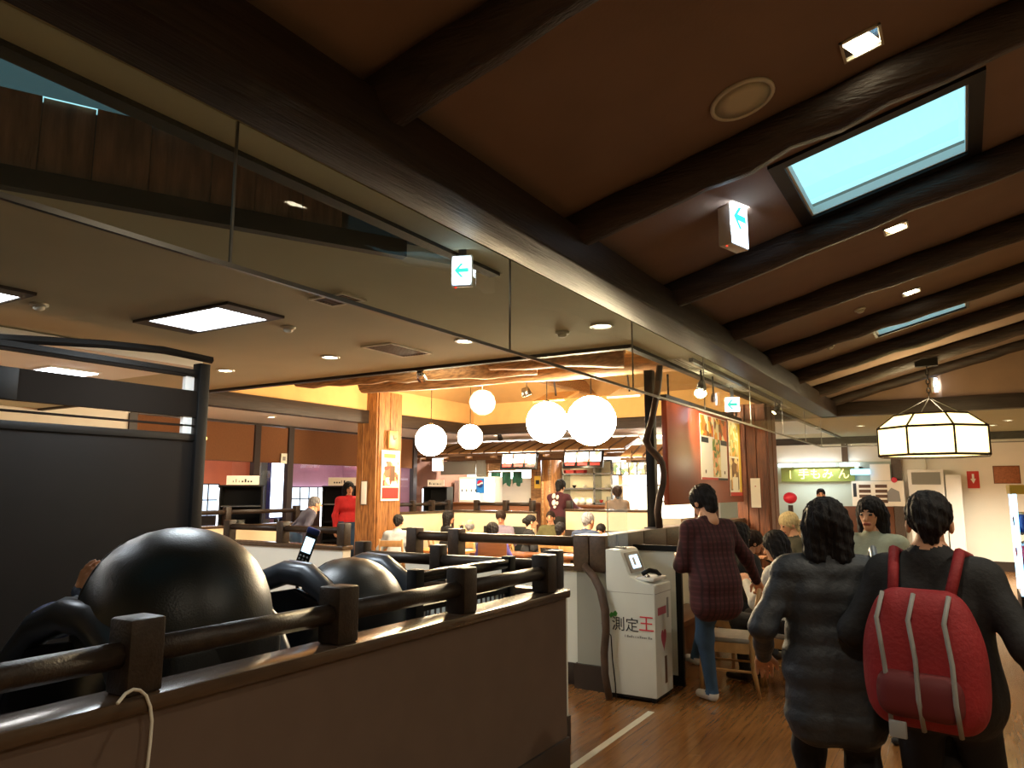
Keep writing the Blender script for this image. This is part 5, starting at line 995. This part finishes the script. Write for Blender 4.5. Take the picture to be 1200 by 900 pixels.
    V = np.concatenate(Vs); F = np.concatenate(Fs); names = ['top', 'bottom', 'skin', 'shoe', 'eye', 'lip', 'brow', 'collar']
    me = bpy.data.meshes.new('body'); me.from_pydata((V * sc).tolist(), [], F.tolist())
    for m in (top, bot, skin, shoe, 'eyedark', 'lip', hairm, collar or top): me.materials.append(M[m])
    me.polygons.foreach_set('material_index', [names.index(t_) for t_ in Ts]); me.polygons.foreach_set('use_smooth', [True] * len(me.polygons))
    t = thing('person', label, 'person', tuple(loc), rz, group); o = bpy.data.objects.new('body', me); COL.objects.link(o); o.parent = t
    if hair:
        if hair not in HAIR: HAIR[hair] = hair_mesh(hair)
        hv, hf = HAIR[hair]; v = (Hc + hv @ RH.T) * sc; mh = bpy.data.meshes.new('hair'); mh.from_pydata(v.tolist(), [], hf.tolist()); mh.materials.append(M[hairm]); mh.polygons.foreach_set('use_smooth', [True] * len(mh.polygons))
        ho = bpy.data.objects.new('hair', mh); COL.objects.link(ho); ho.parent = t
    return t
def at_head(px, py, zh, rel, sit=True, lean=0, D=None, **k):
    """stand or seat a figure on the floor so that its head centre is seen at a pixel: at height zh, or at distance D"""
    p = hZ(px, py, zh) if D is None else hD(px, py, D); zh = p.z; hl = head_local(sit, lean); sc = zh / hl[2]
    rz = math.atan2(-p.x, p.y) + math.radians(rel); o = Rz(rz) @ np.array((hl[0] * sc, hl[1] * sc, 0))
    loc = (p.x - o[0], p.y - o[1], 0)
    return dict(loc=loc, rz=rz, sit=sit, lean=lean, sc=sc, **k)
for n_, c_ in dict(cl_lightblue='a9b4bb', cl_black='15161a', cl_vest='56606c', cl_blue='6f9fd8', cl_lav='8f88a0', cl_green='5c5a38', cl_navy='22304a', cl_maroon='451a26', cl_beige='9a7a5c', cl_white='d9d6c8', cl_jeans='33506e', cl_dark='22201f', cl_grey='32363c', cl_palegreen='b5bda6', cl_red='c32428', cl_purple='5e57a8', cl_olive='3a3a2c').items(): mat(n_, c_, .85, var=.12, scale=14, bump=.15, bscale=60)
plaid('cl_plaid', '40191e', '4f2529', '291012', 48); plaid('cl_pattern', '3a3c56', '8a8a9c', '22243a', 160); plaid('cl_lavplaid', '8f88a0', 'b4aec0', '6a6480', 170)
mat('cl_puffer', '30353c', .55, var=.15, scale=10, bump=.4, bscale=25); mat('cl_hood', '1b1c1f', .75, var=.15, scale=10, bump=.2, bscale=40)
def diner(label, px, py, zh, rel, seat=True, **k):
    d = at_head(px, py, zh, rel, **k); t = human(label, **d)
    if seat:
        R_ = Rz(d['rz']); o = R_ @ np.array((0, -.02, 0)); chair('wooden dining chair under ' + seat, (d['loc'][0] + o[0], d['loc'][1] + o[1], 0), d['rz'])
    return t
# --- diners in the hall
diner('diner in pale grey shirt sitting with back turned beside the plank pillar', 467, 612, 1.2, -15, D=12.6, seat= 'the diner in pale grey shirt', lean=14, top='cl_lightblue', bot='cl_dark', hair='short')
diner('woman in black facing sideways at the booth corner', 526, 607, 1.27, -75, D=14.3, seat='the woman in black at the booth', lean=6, top='cl_black', hair='bob', wr=((-.15, .36, .86), (.18, .3, 1.0)))
diner('balding man in grey vest over blue shirt seen from behind', 551, 617, 1.24, -15, D=12.4, seat='the balding man in grey vest', lean=16, top='cl_vest', hair='thin', hairm='hairgrey', g=1.08, wr=((-.34, .2, .78), (.3, .3, .8)))
d = at_head(577, 623, 1.3, 0, D=10.6, lean=12, top='cl_purple', hair='full', wr=((-.12, .36, .8), (.2, .38, .8))); human('dark haired person in purple leaning on a front row table', **d)
t = thing('bar_stool', 'brown backed stool under the person in purple', 'stool', (d['loc'][0], d['loc'][1], 0), d['rz']); bld('seat', MB().lathe([(.19, .42), (.19, .47), (.001, .48)], n=18), 'tabledark', t); bld('backrest', B(-.2, .2, -.24, -.21, .62, .95), 'tabledark', t, bevel=.01); bld('back_post', B(-.18, -.14, -.235, -.2, .44, .66).box(.14, .18, -.235, -.2, .44, .66), 'tabledark', t)
for a in range(4): bld('leg', MB().tube([(.12 * math.cos(a * PI / 2 + .78), .12 * math.sin(a * PI / 2 + .78), .42), (.2 * math.cos(a * PI / 2 + .78), .2 * math.sin(a * PI / 2 + .78), 0)], .014, 6), 'darkmetal', t)
diner('man in lavender plaid shirt facing the camera with head bowed', 587, 607, 1.3, 170, D=13.8, seat='the man in lavender plaid', lean=4, hp=22, top='cl_lavplaid', hair='full', hairm='hairbrown', wr=((-.15, .34, .82), (.15, .34, .82)))
diner('woman in black cardigan with hair tied in a bun', 623, 612, 1.22, -80, D=13, seat='the woman with the hair bun', lean=8, top='cl_black', hair='bun', g=1.05)
diner('smiling woman in olive green sweater facing the camera', 645, 607, 1.28, 165, D=14.3, seat='the woman in olive green', lean=2, top='cl_green', hair='short', hairm='hairbrown', g=1.08)
diner('child in black jacket seen from behind at the bowl', 657, 621, 1.13, -25, D=12.2, seat='the child in black jacket', lean=12, top='cl_black', hair='full')
diner('older man with grey hair in navy quilted jacket', 690, 611, 1.28, -40, D=11.4, seat='the older man in navy jacket', lean=14, top='cl_navy', hair='short', hairm='hairgrey', g=1.15, quilt=.01)
diner('dark haired child beside the navy jacket man', 704, 622, 1.16, 150, D=12.9, seat='the child beside the navy jacket man', lean=8, hp=15, top='cl_beige', hair='full')
# --- shop staff
t = human('shop worker in maroon shirt with white print leaning over the counter', **at_head(657, 571, 1.62, -28, sit=False, D=15.8, lean=16, top='cl_maroon', bot='cl_dark', hair='full', hp=20, wr=((-.1, .5, 1.1), (.25, .5, 1.12))))
m_ = MB()
for i, (x, z, w_, h_) in enumerate([(-.05, 1.36, .07, .09), (.03, 1.34, .06, .08), (-.03, 1.24, .08, .1), (.04, 1.23, .05, .07), (.0, 1.16, .06, .05)]): m_.sph((x, .0, z), w_ * .55, .02, h_ * .55, 10, 8)
m_.xf(T(0, -.0, 0)); m_.v = [(x * 1.13, (y - .118 + (z - .94) * .285) * 1.13, z * 1.13) for x, y, z in m_.v]; bld('back_print', m_, 'white', t, smooth=True)
human('shop worker in brownish blouse standing at the glowing display case', **at_head(723, 578, 1.56, 10, sit=False, D=15.4, top='cl_beige', bot='cl_dark', hair='full', hairm='hairbrown'))
# --- window aisle
human('person in patterned navy shirt bending in the window aisle', **at_head(370, 591, 1.42, -70, sit=False, D=12.4, lean=30, top='cl_pattern', bot='cl_jeans', hair='short', hairm='hairgrey'))
human('person in red top standing by the blue sided cabinet', **at_head(409, 573, 1.6, 200, sit=False, D=14.8, top='cl_red', bot='cl_jeans', hair='bob'))
# --- corridor tables
diner('man in dark jacket bending over the corridor table in profile', 884, 636, 1.18, -75, D=8.5, seat='the man in dark jacket', lean=24, hp=12, top='cl_olive', hair='full', hairm='hairbrown')
diner('dark haired diner half hidden behind the plaid shirt man', 868, 629, 1.2, -40, D=7.4, seat='the half hidden diner', lean=12, top='cl_dark', hair='bob')
d = at_head(908, 641, 1.17, 62, D=6.5, lean=10, hp=14, top='cl_white', bot='cl_dark', hair='bob', wr=((-.1, .36, .84), (.12, .38, .84)), g=1.05, h=.014); human('woman in white blouse with bobbed black hair looking at her phone', **d)
R_ = Rz(d['rz']); o = R_ @ np.array((0, -.02, 0)); chair('wooden dining chair under the woman in white blouse', (d['loc'][0] + o[0], d['loc'][1] + o[1], 0), d['rz'])
pp = np.array(d['loc']) + R_ @ np.array((0.02, .47, .86)) * d['sc']; t = thing('phone', 'lit phone in the hands of the woman in white blouse', 'phone', tuple(pp), d['rz']); bld('case', B(-.037, .037, -.075, .075, 0, .009), 'black', t, bevel=.003); bld('display', B(-.033, .033, -.068, .068, .0095, .0105), 'screenblue', t); t.rotation_euler = (.5, 0, d['rz'])
diner('elderly person with pale hair in dark jacket near the red brown pillar', 924, 615, 1.2, 120, D=9.2, seat='the pale haired elderly person', lean=10, hp=18, top='cl_olive', hair='full', hairm='hairwhite')
# --- man in plaid shirt, standing
mz = math.atan2(1.83, 6.0); hp_ = hD(824, 604, 5.95)
rz_ = math.radians(52); ho_ = Rz(rz_) @ head_local(False, 11); fl = dict(loc=(hp_.x - ho_[0], hp_.y - ho_[1], 0), rz=rz_)
Rm_ = Rz(fl['rz']); lw = lambda w_: Rm_.T @ (np.array(w_) - np.array(fl['loc']))
wr_ = (tuple(np.array((-.12, .3, 1.12))), tuple(lw(hD(890, 686, 6.05))))
fa_ = lw(tuple(hZ(835, 822, 0))); fb_ = lw(tuple(hZ(806, 800, 0))); fr_, bk_ = (fa_, fb_) if fa_[0] > fb_[0] else (fb_, fa_)
human('man in maroon plaid shirt and blue jeans standing beside the white machine', fl['loc'], fl['rz'], False, 1.0, 11, wr_, ((bk_[0], bk_[1], .085), (fr_[0], fr_[1] - .02, .085)), 6, 24, 'full', 'hairblack', 'cl_plaid', 'cl_jeans', 'skin', 'shoe', .0125, 1.06, 0, ('grip', 'grip'), None, .15)
# --- passer-by in pale shirt
human('passer-by in pale green shirt behind the two walkers', **at_head(1020, 604, 1.5, 160, sit=False, D=5.2, top='cl_palegreen', bot='cl_beige', hair='bob'))
# --- masseur
human('worker in white at the massage shop counter', **at_head(962, 580, 1.55, 180, sit=False, D=15.8, top='cl_white', bot='cl_grey', hair='short'))
# --- two walkers
human('woman with bobbed black hair in charcoal quilted jacket walking away', **at_head(967, 618, 1.5, 8, sit=False, D=3.35, top='cl_puffer', bot='cl_black', hair='bob', h=.0125, g=1.14, quilt=.007, coat=.22, wr=((-.30, .12, .95), (.3, .05, .88)), ank=((-.1, .12, .085), (.1, -.15, .10))))
dm = at_head(1089, 614, 1.52, -12, sit=False, D=3.0, top='cl_hood', bot='cl_black', hair='short', h=.0125, g=1.14, hy=12, wr=((-.32, .15, .95), (.34, .1, .95)), ank=((-.1, -.12, .10), (.1, .14, .085)), collar='cl_hood', coat=.06)
human('man with short black hair in dark hooded jacket walking away', **dm)
# red backpack on his back
t = thing('backpack', 'red backpack with grey straps on the back of the walking man', 'backpack', dm['loc'], dm['rz']); s_ = dm['sc']
V, F = sdf_mesh([cap_((-.11, -.25, .90), (.11, -.25, .90), .09), cap_((-.115, -.25, 1.02), (.115, -.25, 1.02), .095), cap_((-.11, -.245, 1.14), (.11, -.245, 1.14), .09), cap_((-.08, -.235, 1.25), (.08, -.235, 1.25), .075)], .012, .1); me = bpy.data.meshes.new('bag'); me.from_pydata((V * s_).tolist(), [], F.tolist()); me.materials.append(mat('bagred', '8e1c22', .7, var=.12, scale=10, bump=.2, bscale=60)); me.polygons.foreach_set('use_smooth', [True] * len(me.polygons))
o = bpy.data.objects.new('bag', me); COL.objects.link(o); o.parent = t
V, F = sdf_mesh([cap_((-.09, -.345, .98), (.09, -.345, .98), .055), cap_((-.09, -.345, .92), (.09, -.345, .92), .055)], .012, .04); me = bpy.data.meshes.new('front_pocket'); me.from_pydata((V * s_).tolist(), [], F.tolist()); me.materials.append(mat('bagdark', '5e1518', .7)); me.polygons.foreach_set('use_smooth', [True] * len(me.polygons))
o = bpy.data.objects.new('front_pocket', me); COL.objects.link(o); o.parent = t
for x in (-.13, -.02, .1): bld('strap', MB().tube([(s_ * (x + .01), -s_ * .29, s_ * 1.31), (s_ * x, -s_ * .355, s_ * 1.22), (s_ * (x + .02), -s_ * .372, s_ * 1.08), (s_ * (x + .03), -s_ * .41 if abs(x) < .11 else -s_ * .37, s_ * .95), (s_ * (x + .03), -s_ * .36, s_ * .83)], .009, 6), 'greyink', t, smooth=True)
for s in (-1, 1): bld('shoulder_strap', MB().tube([(s_ * s * .1, -s_ * .22, s_ * 1.3), (s_ * s * .12, -s_ * .08, s_ * 1.46), (s_ * s * .125, s_ * .07, s_ * 1.43), (s_ * s * .13, s_ * .145, s_ * 1.3), (s_ * s * .15, s_ * .12, s_ * 1.1)], .02, 8), 'bagred', t, smooth=True)
bld('buckle', B(-.1 * s_, -.04 * s_, -.4 * s_, -.385 * s_, .8 * s_, .86 * s_), 'greyink', t, bevel=.004)
# white shoulder strap bag of the woman
wl_ = at_head(967, 618, 1.5, 8, sit=False, D=3.35)
t = thing('shoulder_bag', 'dark shoulder bag with pale strap carried by the walking woman', 'bag', wl_['loc'], wl_['rz']); s_ = wl_['sc']
bld('strap', MB().tube([(.2 * s_, -.1 * s_, 1.25 * s_), (.19 * s_, -.085 * s_, 1.42 * s_), (.2 * s_, .0, 1.47 * s_), (.2 * s_, .1 * s_, 1.4 * s_), (.3 * s_, .13 * s_, 1.2 * s_)], .016, 8), 'silverplastic', t, smooth=True)
bld('strap', MB().tube([(.2 * s_, -.1 * s_, 1.25 * s_), (.3 * s_, -.12 * s_, 1.0 * s_), (.38 * s_, -.08 * s_, .82 * s_)], .014, 8), 'cl_dark', t, smooth=True)
V, F = sdf_mesh([cap_((.4, -.12, .72), (.4, .12, .72), .07), cap_((.4, -.14, .58), (.4, .14, .58), .09)], .014, .05); me = bpy.data.meshes.new('pouch'); me.from_pydata((V * s_).tolist(), [], F.tolist()); me.materials.append(M['cl_dark']); me.polygons.foreach_set('use_smooth', [True] * len(me.polygons)); o = bpy.data.objects.new('pouch', me); COL.objects.link(o); o.parent = t
# --- person lying in the massage chair: only a hand shows beside the hood
t = human('reclining massage chair user with one hand raised beside the hood', (-3.2, 2.12, .2), PI / 2, True, .95, -30, ((-.2, .27, 1.05), (.22, .45, .80)), ((-.12, .72, .25), (.12, .72, .25)), 0, 0, 'short', 'hairblack', 'cl_navy', 'cl_black', hand=('relaxed', 'relaxed'), hdir=((.05, -.45, .9), None))
